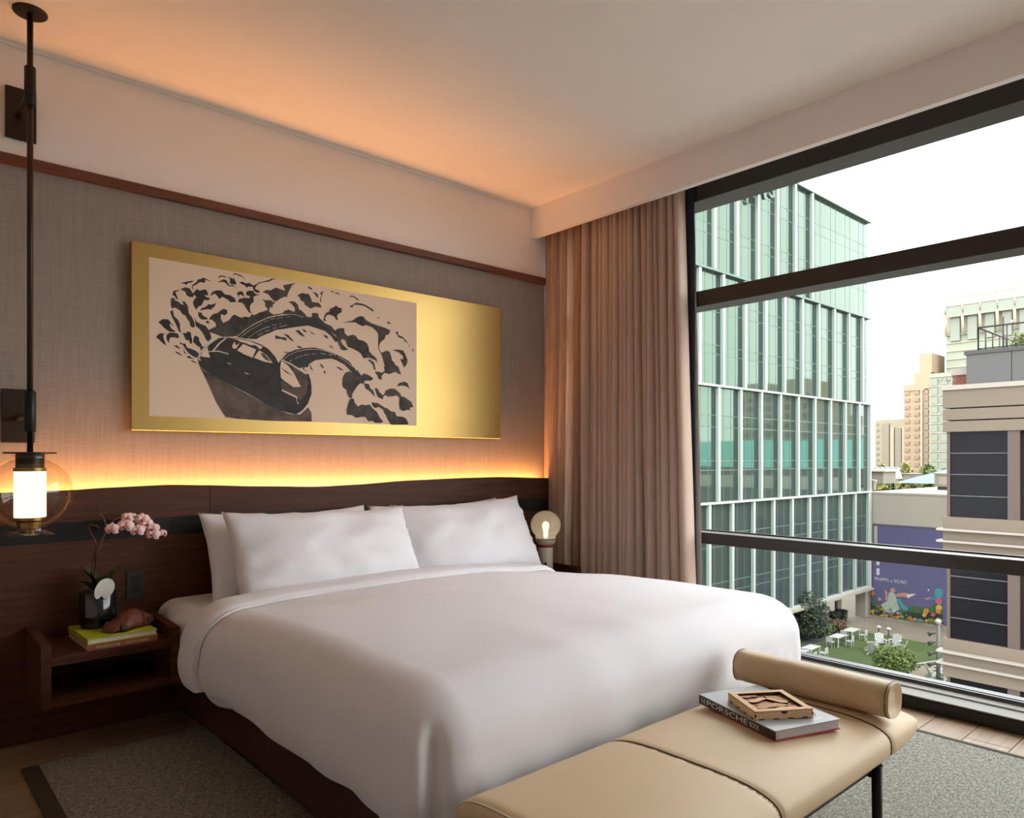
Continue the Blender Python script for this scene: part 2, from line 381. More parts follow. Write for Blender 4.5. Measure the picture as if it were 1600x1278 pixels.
# ================================================================== picture
pic = root('framed_picture', (2.16, -.02, 1.42), 'wide gold panel picture with ink drawing of a car and smoke', 'picture')
px0, pz0 = .95, 1.40
panel = box('gold_panel', (.957, 3.369, -.050, -.018, 1.420, 2.359), 'gold', pic, .0015, 1)
box('hanging_cleat', (1.1, 3.2, -.018, -.002, 2.1, 2.2), 'walnut_dark', pic)
pap = box('paper', (px0+.087, px0+1.696, -.0512, -.050, pz0+.093, pz0+.891), 'paper', pic)
INK = '''k 225,778 243,786 262,795 303,808 290,795 273,790 268,780 254,784 241,783
k 291,771 298,787 315,801 324,818 341,823 345,831 362,829 376,823 395,817 376,818 359,823 361,809 351,804 334,806 317,790 298,778 297,769 303,759 298,761
k 198,714 200,734 211,743 222,743 227,754 229,743 211,733 219,717 226,694 216,700 206,715
g 190,699 206,704 211,691 225,687 241,675 262,675 273,660 279,632 295,614 306,587 309,567 295,561 284,570 281,589 268,605 262,618 246,625 233,643 219,649 208,654 195,646 189,665
k 243,688 257,692 273,671 280,656 268,668 254,677
k 186,631 199,640 206,608 225,593 235,569 234,549 243,526 227,537 220,556 208,580 195,604
k 130,569 150,587 177,589 190,575 206,554 192,564 186,572 185,557 192,544 208,535 211,528 185,526 161,540 143,558
g 235,752 260,766 281,764 295,746 306,736 298,721 279,719 265,727 262,741 249,747
k 298,738 317,767 331,760 362,772 373,758 376,741 356,741 365,732 386,728 376,715 356,715 348,699 342,684 326,676 315,657 301,678 298,695 309,717 317,721 309,731
k 333,654 342,669 365,681 376,696 390,694 408,702 418,712 409,687 399,680 390,667 373,668 351,662
k 323,645 340,646 348,632 376,619 368,613 342,609 327,621
k 362,602 376,609 382,593 365,595
k 305,620 315,596 334,587 362,579 379,558 388,538 392,516 376,496 362,509 351,534 334,555 312,573
k 424,817 439,830 456,840 471,838 487,812 503,818 518,811 522,802 512,811 482,807 468,821 450,826
k 427,837 433,854 447,860 471,854 465,850 445,853 433,844
k 477,857 494,854 506,850 511,863 514,847 524,833 521,821 500,821 488,822 490,846
k 503,872 515,883 533,881 551,877 565,867 574,853 557,869 539,872 527,877 512,875
k 540,839 560,844 575,837 596,844 615,833 630,839 649,855 668,861 693,873 705,877 721,889 755,890 728,884 709,870 674,859 646,847 630,826 627,815 649,811 654,798 633,796 618,806 615,824 590,823 580,814 569,826 548,831
k 527,779 548,791 560,788 568,761 557,767 551,772 540,770 537,753 531,769
k 531,728 539,747 569,758 596,759 599,771 577,774 578,791 590,800 615,803 630,788 655,789 630,778 618,770 619,752 621,743 609,735 599,718 598,697 603,683 621,671 593,681 578,700 566,720 554,729
k 387,738 393,759 407,770 424,776 445,778 462,760 491,760 515,748 524,729 494,721 477,734 450,745 433,730 424,744 410,756 398,749
g 668,802 690,820 715,821 747,842 773,837 802,832 786,860 818,872 865,886 842,869 818,822 810,794 802,800 773,784 753,767 737,761 718,779 705,795 686,801
g 668,763 690,762 715,766 745,753 729,746 728,727 712,725 707,703 715,695 731,688 757,694 786,704 799,720 818,724 822,697 786,698 744,683 696,661 652,637 615,614 572,582 536,545 453,529 410,542 367,552 396,570 453,606 482,622 503,651 515,659 530,652 554,646 566,654 599,655 603,670 621,670 633,676 652,689 674,697 699,710 696,717 683,727 685,746
g 424,655 442,673 459,682 475,677 475,659 462,647 443,652 440,628 453,606 436,589 418,578 413,601 393,616 381,612 384,627 401,647
k 119,492 130,508 143,514 169,514 156,511 153,499 157,484 169,453 150,465 132,482
k 167,495 169,509 182,522 203,524 225,521 230,502 219,498 203,501 186,497 179,468 173,478
k 246,528 262,528 273,538 287,537 290,514 295,500 292,477 284,476 279,493 262,494 254,513
k 298,486 303,516 312,522 328,513 330,495 341,479 345,468 356,469 337,446 334,464 320,468 309,479
k 231,482 246,472 260,475 268,454 287,451 312,442 328,429 319,405 298,412 276,427 262,445 249,467 235,471
k 202,458 219,461 227,453 238,443 222,447
k 208,429 222,427 235,420 249,407 233,414 216,421
k 250,444 257,433 265,420 254,425
k 265,406 279,413 290,405 309,397 290,399 273,401
k 283,391 298,389 309,384 320,375 301,380
g 873,818 905,836 925,833 942,837 956,816 966,792 1008,793 1024,775 1022,766 987,768 954,752 932,763 918,769 915,785 894,791 889,806
k 939,879 952,877 966,869 963,862 942,869
g 964,848 987,852 1003,840 1003,819 990,828 980,843
k 1017,850 1025,862 1045,865 1031,857 1027,837 1022,820 1021,794 1015,803 1017,819 1024,839
k 1080,873 1093,878 1111,869 1129,872 1149,862 1133,863 1111,867 1093,871
k 1204,852 1217,867 1236,868 1269,853 1274,844 1255,851 1232,863 1214,858
g 1036,698 1043,725 1057,743 1071,749 1079,769 1100,779 1118,794 1136,782 1156,783 1155,757 1136,748 1125,733 1131,710 1122,706 1104,727 1079,733 1057,727 1047,706 1054,694 1039,689
k 1206,804 1225,810 1251,829 1285,830 1316,826 1355,811 1378,801 1370,791 1347,803 1308,818 1270,819 1240,815 1225,795
g 818,769 838,778 861,777 878,763 884,739 901,732 922,715 935,701 963,705 963,727 987,731 1004,730 1008,708 1029,691 1050,677 1089,666 1111,642 1129,657 1151,663 1173,663 1175,636 1195,619 1232,633 1255,615 1285,592 1293,549 1269,533 1232,546 1195,555 1180,591 1158,598 1151,584 1166,562 1199,538 1173,530 1151,534 1129,575 1118,613 1086,633 1022,651 952,684 884,701 818,698 798,702 818,730 838,723 858,721 858,742 838,764
g 1226,629 1248,630 1267,607 1301,603 1328,590 1340,568 1344,541 1367,522 1394,505 1406,475 1387,490 1367,495 1340,503 1305,494 1286,521 1259,539 1203,557
g 1159,698 1226,716 1259,741 1286,753 1305,750 1324,731 1363,717 1418,707 1458,701 1498,689 1486,663 1462,655 1454,631 1426,608 1416,589 1414,565 1426,545 1438,543 1466,558 1490,555 1503,529 1507,504 1527,485 1535,468 1556,463 1572,429 1552,438 1523,443 1458,428 1454,462 1442,502 1430,535 1410,561 1408,595 1410,657 1391,676 1371,691 1324,702 1297,692 1271,699 1248,709
g 1509,569 1560,574 1593,572 1610,546 1627,512 1618,483 1597,461 1589,484 1568,517 1589,512 1593,534 1564,555 1531,563
k 1533,684 1552,688 1556,667 1593,657 1631,621 1606,630 1593,647 1560,652 1548,666
k 1631,612 1644,611 1639,604
k 1658,590 1669,587 1671,570 1663,576
k 1474,741 1486,743 1498,732 1515,731 1494,730 1474,731
k 1396,761 1408,759 1422,763 1406,752
g 1328,488 1348,492 1379,476 1391,425 1375,438 1371,461 1348,480
g 1382,417 1402,422 1437,417 1457,434 1445,452 1526,469 1547,471 1563,448 1578,415 1547,422 1534,430 1489,412 1453,418 1433,396 1433,371 1409,377 1402,397
g 1158,325 1162,368 1180,396 1206,407 1228,400 1262,420 1289,388 1308,403 1339,395 1374,377 1358,361 1316,359 1304,338 1281,340 1262,322 1247,301 1228,273 1225,246 1206,246 1191,270 1187,294 1165,305
g 1308,342 1343,338 1351,314 1374,299 1384,261 1366,278 1347,297 1320,309
g 1382,316 1402,317 1417,294 1441,275 1453,286 1461,307 1498,322 1530,322 1571,293 1576,279 1609,271 1655,245 1670,213 1639,205 1651,191 1626,193 1592,183 1567,194 1561,226 1563,265 1543,281 1518,274 1477,269 1457,278 1445,268 1441,249 1405,263 1394,283
k 1547,339 1563,360 1601,373 1626,364 1634,343 1645,328 1613,344 1580,347
g 1206,228 1213,242 1238,243 1243,220 1266,197 1289,210 1320,207 1347,213 1366,192 1398,169 1421,133 1445,109 1421,100 1382,102 1366,113 1339,107 1316,135 1289,134 1251,126 1225,142 1191,144 1187,167 1195,197
g 1358,229 1382,225 1402,226 1429,212 1453,200 1477,194 1502,177 1530,175 1543,148 1592,146 1617,133 1634,98 1502,92 1473,131 1465,152 1449,168 1445,185 1413,201 1386,193 1370,202
k 521,531 548,558 590,595 640,628 696,660 747,680 818,697 858,701 909,699 960,686 1012,673 1065,651 1101,619 1137,587 1115,574 1086,607 1047,632 995,642 939,651 892,641 835,626 786,612 747,603 705,579 664,559 633,538
k 780,441 811,477 858,501 918,518 979,528 1037,522 1096,509 1151,491 1204,468 1243,428 1279,387 1252,373 1212,414 1173,446 1126,465 1087,473 1037,465 987,455 954,434 922,413 890,399 839,413
k 930,440 946,422 938,410 914,405 918,394 946,383 926,387 906,396 910,416
k 950,434 962,405 977,391 954,400
k 1012,440 1028,430 1043,412 1028,414
k 1039,400 1051,393 1047,377 1039,386
k 1117,429 1138,427 1173,407 1147,410
k 742,573 773,566 804,566 811,548 777,555 742,553
k 788,588 819,582 858,546 831,557
k 862,613 882,619 922,583 898,587
k 902,629 914,612 934,610 918,624
k 946,631 962,614 987,605 962,606
k 1033,610 1058,606 1070,588 1049,593
k 1070,549 1087,547 1104,533 1083,539
k 870,528 898,523 906,515 878,516
k 788,486 811,485 835,487 804,479
w 326,374 346,346 458,291 678,187 818,134 890,131 940,177 960,145 962,94 724,90 527,94 466,103 416,182 374,281
c 324,407 342,443 374,480 416,518 445,530 488,533 544,535 597,530 655,514 701,492 742,451 761,417 775,438 842,419 925,373 945,363 965,313 965,267 940,200 905,157 866,132 823,139 770,151 678,187 588,235 458,291 395,321 346,351 326,378
x 330,370 374,357 466,331 553,302 660,257 724,229 794,188 818,144 770,155 678,191 588,237 458,293 395,323 346,353
x 449,419 479,422 553,398 615,386 632,343 606,324 544,354 479,383
x 628,401 664,417 724,404 742,424 733,387 701,340 669,315 646,327 632,361
m 775,318 856,283 898,290 866,362 837,414 920,366 940,321 925,255 885,206 866,238 780,273
p 527,466 561,504 597,492 632,481 612,434 566,448
p 619,435 650,478 687,459 728,414 678,418
p 770,390 777,434 818,408 851,370 871,334 895,292 851,287 794,320 775,336
x 770,395 808,375 851,349 804,368
p 492,528 544,528 597,523 650,507 671,500 655,485 610,500 570,511 544,515 527,524
p 334,415 350,444 372,467 374,446 385,413
p 501,489 514,512 522,491 544,511 522,474 503,474
x 606,504 632,503 650,487 632,483
m 655,465 678,463 701,438 714,422 687,428 669,444
h 780,271 871,236 885,193 873,194 866,226 779,262
h 777,442 842,419 930,374 927,364 842,410 775,436
x 927,371 945,368 945,342 932,339
x 871,229 888,216 885,193 873,206
h 324,403 330,429 374,484 424,526 471,534 471,530 428,521 381,481 338,430 330,406 338,394 332,391
h 374,446 428,455 483,444 481,439 428,449 374,441
h 955,331 970,304 967,262 960,262 960,299
h 395,450 428,494 466,528 475,528 437,493 405,449
h 475,534 544,537 615,529 678,512 678,507 610,524 544,532 475,529
h 475,396 496,387 494,384 475,391
h 570,350 592,343 590,339 568,345
p 531,542 567,577 609,610 659,642 696,663 744,683 743,685 695,666 658,644 608,612 565,579 529,543
p 763,687 818,700 865,702 912,693 912,695 865,704 818,702 763,689
p 549,541 591,577 634,607 665,629 664,631 633,608 590,579 547,542
p 674,636 706,653 705,654 674,638
p 715,657 741,666 740,668 715,659
p 750,666 786,677 786,679 750,668
p 802,681 835,689 835,690 802,682
p 586,538 628,573 674,601 712,618 711,620 673,603 627,574 585,539
p 725,624 750,633 750,634 724,626
p 763,637 779,642 779,643 763,638
p 728,607 754,618 753,619 727,609
p 763,621 809,635 808,637 763,623
p 684,585 709,597 708,599 683,587
p 640,559 671,576 670,578 639,560
p 789,438 820,466 874,494 938,511 995,518 1061,512 1116,494 1117,497 1062,515 995,520 938,514 874,496 819,468 787,439
p 1129,488 1172,469 1229,434 1231,436 1174,471 1130,490
p 824,428 843,443 842,444 822,429
p 859,451 878,463 902,470 902,472 878,464 858,453
p 910,473 930,480 950,486 950,487 930,482 910,475
p 963,487 987,491 987,492 962,489
p 1016,496 1053,495 1054,497 1016,498
p 1070,494 1091,492 1092,494 1070,496'''
mats = {'k':'ink','g':'ink_wash','w':'ink_pale','c':'ink_body','x':'ink','m':'ink_pale','p':'paper','h':'ink_white'}
bms = {}
for i, line in enumerate(INK.split('\n')):
    key, pts = line.split(' ', 1); pts = [tuple(int(c)/1000 for c in p.split(',')) for p in pts.split()]
    grp = 'car_drawing' if 75 <= i < 101 else 'smoke_drawing'
    bm, ml = bms.setdefault(grp, (bmesh.new(), []))
    if mats[key] not in ml: ml.append(mats[key])
    yy = -.0513 - .00003*i
    vs = [bm.verts.new((px0+p[0], yy, pz0+p[1])) for p in pts]
    for tri in tessellate_polygon([[v.co for v in vs]]): bm.faces.new([vs[q] for q in tri]).material_index = ml.index(mats[key])
for grp, (bm, ml) in bms.items():
    o = obj(grp, bm_mesh(bm), ml, pap); o['kind'] = 'stuff'

# ================================================================== rug
rg = root('area_rug', (2.05, -2.0, 0), 'grey green woven rug lying under the bed and bench', 'rug')
def rug_me():
    bm = bmesh.new(); x0, x1, y0, y1 = .512, 3.618, -3.62, -.435; nx, ny = 60, 60; g = []
    for j in range(ny+1):
        for i in range(nx+1):
            x, y = x0+(x1-x0)*i/nx, y0+(y1-y0)*j/ny
            g.append(bm.verts.new((x, y, .013+.0008*n3(x*9, y*9, 0))))
    for j in range(ny):
        for i in range(nx):
            a = j*(nx+1)+i; f = bm.faces.new((g[a], g[a+1], g[a+nx+2], g[a+nx+1])); f.smooth = True
    return bm_mesh(bm)
box('rug_backing', (.512, 3.618, -3.62, -.435, .0, .011), 'rug_edge', rg)
obj('weave', rug_me(), 'rug', rg)
box('binding', (.455, .513, -3.62, -.435, 0, .017), 'rug_edge', rg, .005)
box('binding', (3.617, 3.645, -3.62, -.435, 0, .016), 'rug_edge', rg, .005)

# ================================================================== bed
def drape_me(x0, x1, yh, yf, R, ztop, hem, nx=60, ny=70, ne=26, nc=18, Rv=None, tuck=.04, crown=.0, disp=None, corner=None, inner=.03, topdisp=None):
    """cloth lying on a slab and hanging down its left, foot and right sides"""
    Rv = Rv or R
    bm = bmesh.new()
    L, Rr, F = x0+R, x1-R, yf+R
    def topz(x, y):
        u = (x-(x0+x1)/2)/((x1-x0)/2); z = ztop + crown*(1-u*u)
        return z + (topdisp(x, y) if topdisp else 0)
    cols = []
    for i in range(ny+1): cols.append((L, yh+(F-yh)*i/ny, -1, 0, 'l', 0))
    for i in range(1, nc): a = PI/2*i/nc; cols.append((L, F, -math.cos(a), -math.sin(a), 'cl', a))
    for i in range(nx+1): cols.append((L+(Rr-L)*i/nx, F, 0, -1, 'f', 0))
    for i in range(1, nc): a = PI/2*i/nc; cols.append((Rr, F, math.sin(a), -math.cos(a), 'cr', PI/2-a))
    for i in range(ny+1): cols.append((Rr, F+(yh-F)*i/ny, 1, 0, 'r', 0))
    nq = ne//2
    grid = []
    for ci, (x, y, nx_, ny_, side, ang) in enumerate(cols):
        zt = topz(x, y); col = []
        hz = hem(x, y, side)
        for k in range(ne+1):
            if k <= nq:
                t = PI/2*k/nq; o = R*math.sin(t); z = zt - Rv*(1-math.cos(t))
            else:
                s = (k-nq)/(ne-nq); z = (zt-Rv) + (hz-(zt-Rv))*s; o = R + .022*math.sin(PI*s*.8) - tuck*s
            if corner and side in ('cl', 'cr'): o = corner(o, k/ne, ang, side, R)
            p = Vector((x+nx_*o, y+ny_*o, z))
            if disp:
                w = smooth01(k/nq); p += Vector((nx_, ny_, 0))*disp(p, side, k/ne)*w
            col.append(bm.verts.new(p))
        if inner:
            q = col[-1].co.copy(); col.append(bm.verts.new((q.x-nx_*inner*.4, q.y-ny_*inner*.4, q.z-.012))); col.append(bm.verts.new((q.x-nx_*inner, q.y-ny_*inner, q.z+.02)))
        grid.append(col)
    for A, B in zip(grid, grid[1:]):
        for k in range(len(A)-1): f = bm.faces.new((A[k], A[k+1], B[k+1], B[k])); f.smooth = True
    top = [[bm.verts.new((L+(Rr-L)*i/nx, yh+(F-yh)*j/ny, topz(L+(Rr-L)*i/nx, yh+(F-yh)*j/ny))) for i in range(nx+1)] for j in range(ny+1)]
    for j in range(ny):
        for i in range(nx): f = bm.faces.new((top[j][i], top[j+1][i], top[j+1][i+1], top[j][i+1])); f.smooth = True
    bmesh.ops.remove_doubles(bm, verts=bm.verts, dist=1e-5)
    return bm_mesh(bm)

bed = root('bed', (2.1, -1.25, 0), 'king size platform bed with dark wood base and white mattress', 'bed')
box('plinth', (1.17, 3.03, -2.24, -.105, 0, .20), 'walnut_dark', bed, .004)
box('side_rail', (1.115, 1.145, -2.30, -.105, .085, .30), 'walnut_dark', bed, .004)
box('side_rail', (3.055, 3.085, -2.30, -.105, .085, .30), 'walnut_dark', bed, .004)
box('foot_rail', (1.145, 3.055, -2.30, -2.27, .085, .30), 'walnut_dark', bed, .004)
box('platform', (1.145, 3.055, -2.27, -.105, .20, .235), 'walnut_dark', bed)
obj('mattress', box_me(1.125, 3.075, -2.2, -.14, .236, .535, .06, 4), 'linen2', bed, smooth=True)
fs_disp = lambda p, s, t: .011*math.sin(p.y*31 + 2.2*math.sin(p.y*9))*smooth01((t-.2)*2) + .006*n3(p.x*6, p.y*20, p.z*3)
fs = obj('bed_sheet', drape_me(1.062, 3.138, -.125, -1.05, .085, .575, lambda x, y, s: .285+.012*math.sin(y*14), nx=40, ny=60, ne=22, Rv=.075, tuck=-.0, crown=.006, disp=fs_disp, inner=.02), 'linen2', None, (2.1,-.6,.285))
tag(fs, 'white sheet over the mattress head under the pillows', 'sheet')

def duv_disp(p, side, t):
    d = (.008*n3(p.x*2.1, p.y*2.1, p.z*2) + .004*n3(p.x*6, p.y*6, p.z*1.5))*(.15+.85*smooth01((-.85-p.y)/.5))
    if side in 'lr': d += .006*math.sin(p.y*19+3*n3(p.y*2, 0, 1))*smooth01((t-.45)*2.2)
    if side == 'f': d += .005*math.sin(p.x*23+4*n3(p.x*2, 0, 5))*smooth01((t-.5)*2) + (.012*math.sin((p.x-3)*60)*math.exp(-((p.x-2.82)/.06)**2)*smooth01((t-.5)*2.5))
    return d
def duv_corner(o, t, ang, side, R):
    k = math.degrees(ang); s = smooth01((t-.30)/.18)
    notch = .034*math.exp(-((k-54)/7.)**2) - .010*math.exp(-((k-42)/5.)**2)
    return o - notch*s
def duv_hem(x, y, side):
    if side in ('l', 'r'): return .318 + .004*math.sin(y*9) + .003*math.sin(y*23)
    return .30 + .006*math.sin(x*13)
def duv_top(x, y):
    d = .010*n3(x*1.7, y*1.5, 3) + .004*n3(x*5, y*3, 8) - .030*smooth01((y+1.45)/.65) - .022*smooth01((x-2.5)/.45)*smooth01((y+1.9)/.8)
    d += .005*math.exp(-((y+1.12+.05*math.sin(x*5))/.03)**2)*math.exp(-((x-1.75)/.22)**2)
    d += .004*math.exp(-((y+1.32+.04*math.sin(x*7))/.025)**2)*math.exp(-((x-1.9)/.18)**2)
    return d
dv = obj('duvet', drape_me(1.012, 3.175, -.80, -2.455, .205, .655, duv_hem, nx=90, ny=90, ne=40, nc=36, Rv=.17, tuck=.03, crown=.028, disp=duv_disp, corner=duv_corner, topdisp=duv_top), 'linen', None, (2.1,-1.6,.3))
tag(dv, 'large smooth white duvet covering the bed to its foot', 'duvet')
def strip_me(x0, x1, ya, yb, R, Rv, ztop, crown, hemz, lift):
    """a band of cloth lying across the bed and down both sides"""
    bm = bmesh.new(); prof = []
    zt = lambda x: ztop + crown*(1-((x-(x0+x1)/2)/((x1-x0)/2))**2) + duv_top(x, -.84)
    L, Rr = x0+R, x1-R
    ns = 10
    for i in range(ns): s = 1-i/ns; z0 = zt(L)-Rv; prof.append((x0+.030*s-.022*math.sin(PI*s*.8), z0+(hemz-z0)*s))
    for i in range(12): t = PI/2*(1-i/12); prof.append((L-R*math.sin(t), zt(L)-Rv*(1-math.cos(t))))
    for i in range(61): x = L+(Rr-L)*i/60; prof.append((x, zt(x)))
    for i in range(1, 13): t = PI/2*i/12; prof.append((Rr+R*math.sin(t), zt(Rr)-Rv*(1-math.cos(t))))
    for i in range(1, ns+1): s = i/ns; z0 = zt(Rr)-Rv; prof.append((x1-.030*s+.022*math.sin(PI*s*.8), z0+(hemz-z0)*s))
    n = len(prof); P = [Vector((a, 0, b)) for a, b in prof]; nr = []
    for i in range(n):
        t = P[min(i+1, n-1)]-P[max(i-1, 0)]; nr.append(Vector((-t.z, 0, t.x)).normalized())
    sec = [(0, -.03), (0.0, -.006), (.06, .5), (.2, .95), (.5, 1.05), (.8, 1.0), (.94, .8), (1, .35), (1.0, -.01)]
    rows = []
    for s, h in sec:
        row = []
        for i in range(n):
            x, z = prof[i]
            wob = .006*n3(x*4, s*2, z*5) + .03*((x-(x0+x1)/2)/1.08)**2*0
            y = ya+(yb-ya)*s + wob + .012*math.sin(i*.21+1)*s*.4
            row.append(bm.verts.new(P[i] + nr[i]*(lift*h + .002*n3(x*5, y*12, z*4)) + Vector((0, y, 0))))
        rows.append(row)
    for A, B in zip(rows, rows[1:]):
        for i in range(n-1): f = bm.faces.new((A[i], A[i+1], B[i+1], B[i])); f.smooth = True
    return bm_mesh(bm)
obj('turned_hem', strip_me(1.009, 3.178, -.655, -.865, .205, .17, .657, .028, .31, .026), 'linen', dv)
obj('hem_stitch', strip_me(1.009, 3.178, -.868, -.880, .205, .17, .657, .028, .312, .011), 'linen2', dv)

# pillows
def pillow_me(w, h, th, seed, nu=44, nv=30, ear=.045, sag=.0):
    bm = bmesh.new(); sides = []
    for sgn in (1, -1):
        g = []
        for j in range(nv+1):
            for i in range(nu+1):
                u, v = -1+2*i/nu, -1+2*j/nv
                X = w/2*u*(1-ear*(1-abs(v)**2.2)*abs(u)**3); Z = h/2*v*(1-ear*(3.0 if v > 0 else 1.2)*(1-abs(u)**2.2)*abs(v)**3)
                e = max(0, (1-abs(u)**2.6)*(1-abs(v)**2.6))
                T = th/2*e**.55
                T *= 1 - sag*max(0, v)
                edge = smooth01(1-e*1.6)
                T += .016*n3(u*3+seed, v*3, sgn*2)*e**.3 + .026*edge*e**.4*n3(u*4+seed, v*9+u*5, 4) + .013*e**.5*n3(u*11+seed, v*5-u*7, 7)*(.25+.75*edge) + .010*max(0, 1-abs(n3(u*3.2+seed, v*5+u*2.5, 11))*9)*e**.5*(.2+.8*edge)
                rim = e < 1e-9
                yb = .012*n3(u*2+seed, v*2, 9)
                g.append(bm.verts.new((X, yb if rim else yb-sgn*max(T, .001), Z)))
        for j in range(nv):
            for i in range(nu):
                a = j*(nu+1)+i; f = bm.faces.new((g[a], g[a+1], g[a+nu+2], g[a+nu+1])); f.smooth = True
    bmesh.ops.remove_doubles(bm, verts=bm.verts, dist=1e-5)
    return bm_mesh(bm)
def pillow(x0, x1, zb, zt, yb, yt, th, seed, label, yaw=0, roll=0, sag=.15):
    h = math.hypot(zt-zb, yt-yb); me = pillow_me(x1-x0, h, th, seed, sag=sag)
    tilt = math.atan2(yt-yb, zt-zb)
    mt = Matrix.Rotation(yaw, 4, 'Z') @ Matrix.Rotation(roll, 4, 'Y') @ Matrix.Rotation(-tilt, 4, 'X')
    me.transform(mt); me.transform(Matrix.Translation(((x0+x1)/2, (yb+yt)/2, (zb+zt)/2)))
    o = obj('pillow', me, 'linen', None, ((x0+x1)/2, yb, zb)); tag(o, label, 'pillow', 'bed pillows'); return o
pillow(1.225, 2.17, .575, 1.005, -.40, -.20, .19, 1.3, 'white pillow behind the front left pillow, against the headboard', 0, .0)
pillow(2.20, 3.20, .575, 1.005, -.40, -.20, .19, 7.7, 'white pillow behind the front right pillow, against the headboard', 0, -.01)
pillow(1.275, 2.33, .560, 1.010, -.62, -.37, .25, 3.1, 'front left white pillow beside the orchid side of the bed', 0, .012)
pillow(2.255, 3.255, .562, 1.020, -.60, -.36, .25, 5.9, 'front right white pillow nearest the globe table lamp', 0, -.025)

# ================================================================== nightstands
def nightstand(x0, x1, label):
    t = root('nightstand', ((x0+x1)/2, -.1, .25), label, 'nightstand', 'wall hung nightstands')
    for s in (x0, x1-.036):
        obj('side_panel', poly_prism([(-.0998,.25),(-.50,.25),(-.50,.513),(-.0998,.523)], 'x', s, s+.036), 'walnut', t)
    box('top_shelf', (x0+.036, x1-.036, -.495, -.101, .423, .460), 'walnut', t, .002)
    box('bottom_shelf', (x0+.036, x1-.036, -.495, -.101, .252, .288), 'walnut', t, .002)
    box('back_panel', (x0+.036, x1-.036, -.125, -.101, .288, .423), 'walnut_dark', t)
    return t
nightstand(.512, 1.046, 'dark walnut nightstand left of the bed holding orchid and books')
NR = nightstand(3.195, 3.729, 'dark walnut nightstand right of the bed under the globe lamp')

# books on the left nightstand
def book(name, loc, rotz, w, d, h, cover, pages, spine_side, label, cover_low=None, spine=None):
    """w along local x, d along local y; spine on side 'x0' or 'y0'; cover boards stand proud of the pages"""
    t = root(name, loc, label, 'book'); c = .003
    low = cover_low or cover; sp = spine or cover
    L = Vector(loc)
    def bx(n, e, m, p=t, bev=0): return obj(n, box_me(L.x+e[0], L.x+e[1], L.y+e[2], L.y+e[3], L.z+e[4], L.z+e[5], bev), m, p)
    bx('lower_cover', (0, w, 0, d, 0, c), low)
    if spine_side == 'y0':
        bx('page_block', (.004, w-.004, c, d-.004, c, h-c), pages); bx('spine', (0, w, 0, c, c, h-c), sp)
    else:
        bx('page_block', (c, w-.004, .004, d-.004, c, h-c), pages); bx('spine', (0, c, 0, d, c, h-c), sp)
    bx('upper_cover', (0, w, 0, d, h-c, h), cover)
    t.rotation_euler = (0, 0, rotz)
    return t
def put_text(parent, s, size, m4, mat, name='lettering', spacing=1.0, fit=None):
    me = text_mesh(s, size, spacing=spacing)
    if fit:
        xs = [v.co.x for v in me.vertices]; ys = [v.co.y for v in me.vertices]
        sx = fit[0]/(max(xs)-min(xs)); sy = fit[1]/(max(ys)-min(ys)); x0, y0 = min(xs), min(ys)
        for v in me.vertices: v.co.x = (v.co.x-x0)*sx; v.co.y = (v.co.y-y0)*sy
    me.transform(m4); me.materials.append(M[mat]); o = bpy.data.objects.new(name, me); link(o, parent); return o
def frame(o, ex, ey):
    ex = Vector(ex).normalized(); ey = Vector(ey).normalized(); ez = ex.cross(ey)
    m = Matrix((( ex.x, ey.x, ez.x, o[0]), (ex.y, ey.y, ez.y, o[1]), (ex.z, ey.z, ez.z, o[2]), (0,0,0,1))); return m
M['orange_cover'] = plain('orange_cover', (.30,.105,.055), .55)
M['lime_cover'] = plain('lime_cover', (.42,.47,.025), .5)
M['pages'] = plain('pages', (.72,.68,.60), .85, var=.06, nscale=120)
M['gold_print'] = plain('gold_print', (.75,.58,.34), .5)
b1 = book('book', (.680, -.482, .4605), .03, .281, .345, .023, 'orange_cover', 'pages', 'y0', 'orange brown book on the left nightstand, under the lime book')
put_text(b1, 'PORSCHE · TOYCARS', .014, frame((.035, -.0006, .006), (1,0,0), (0,0,1)), 'gold_print', fit=(.21, .0105))
b2 = book('book', (.684, -.468, .4837), .035, .280, .335, .024, 'lime_cover', 'pages', 'x0', 'lime green book on the orange book under the toy car')
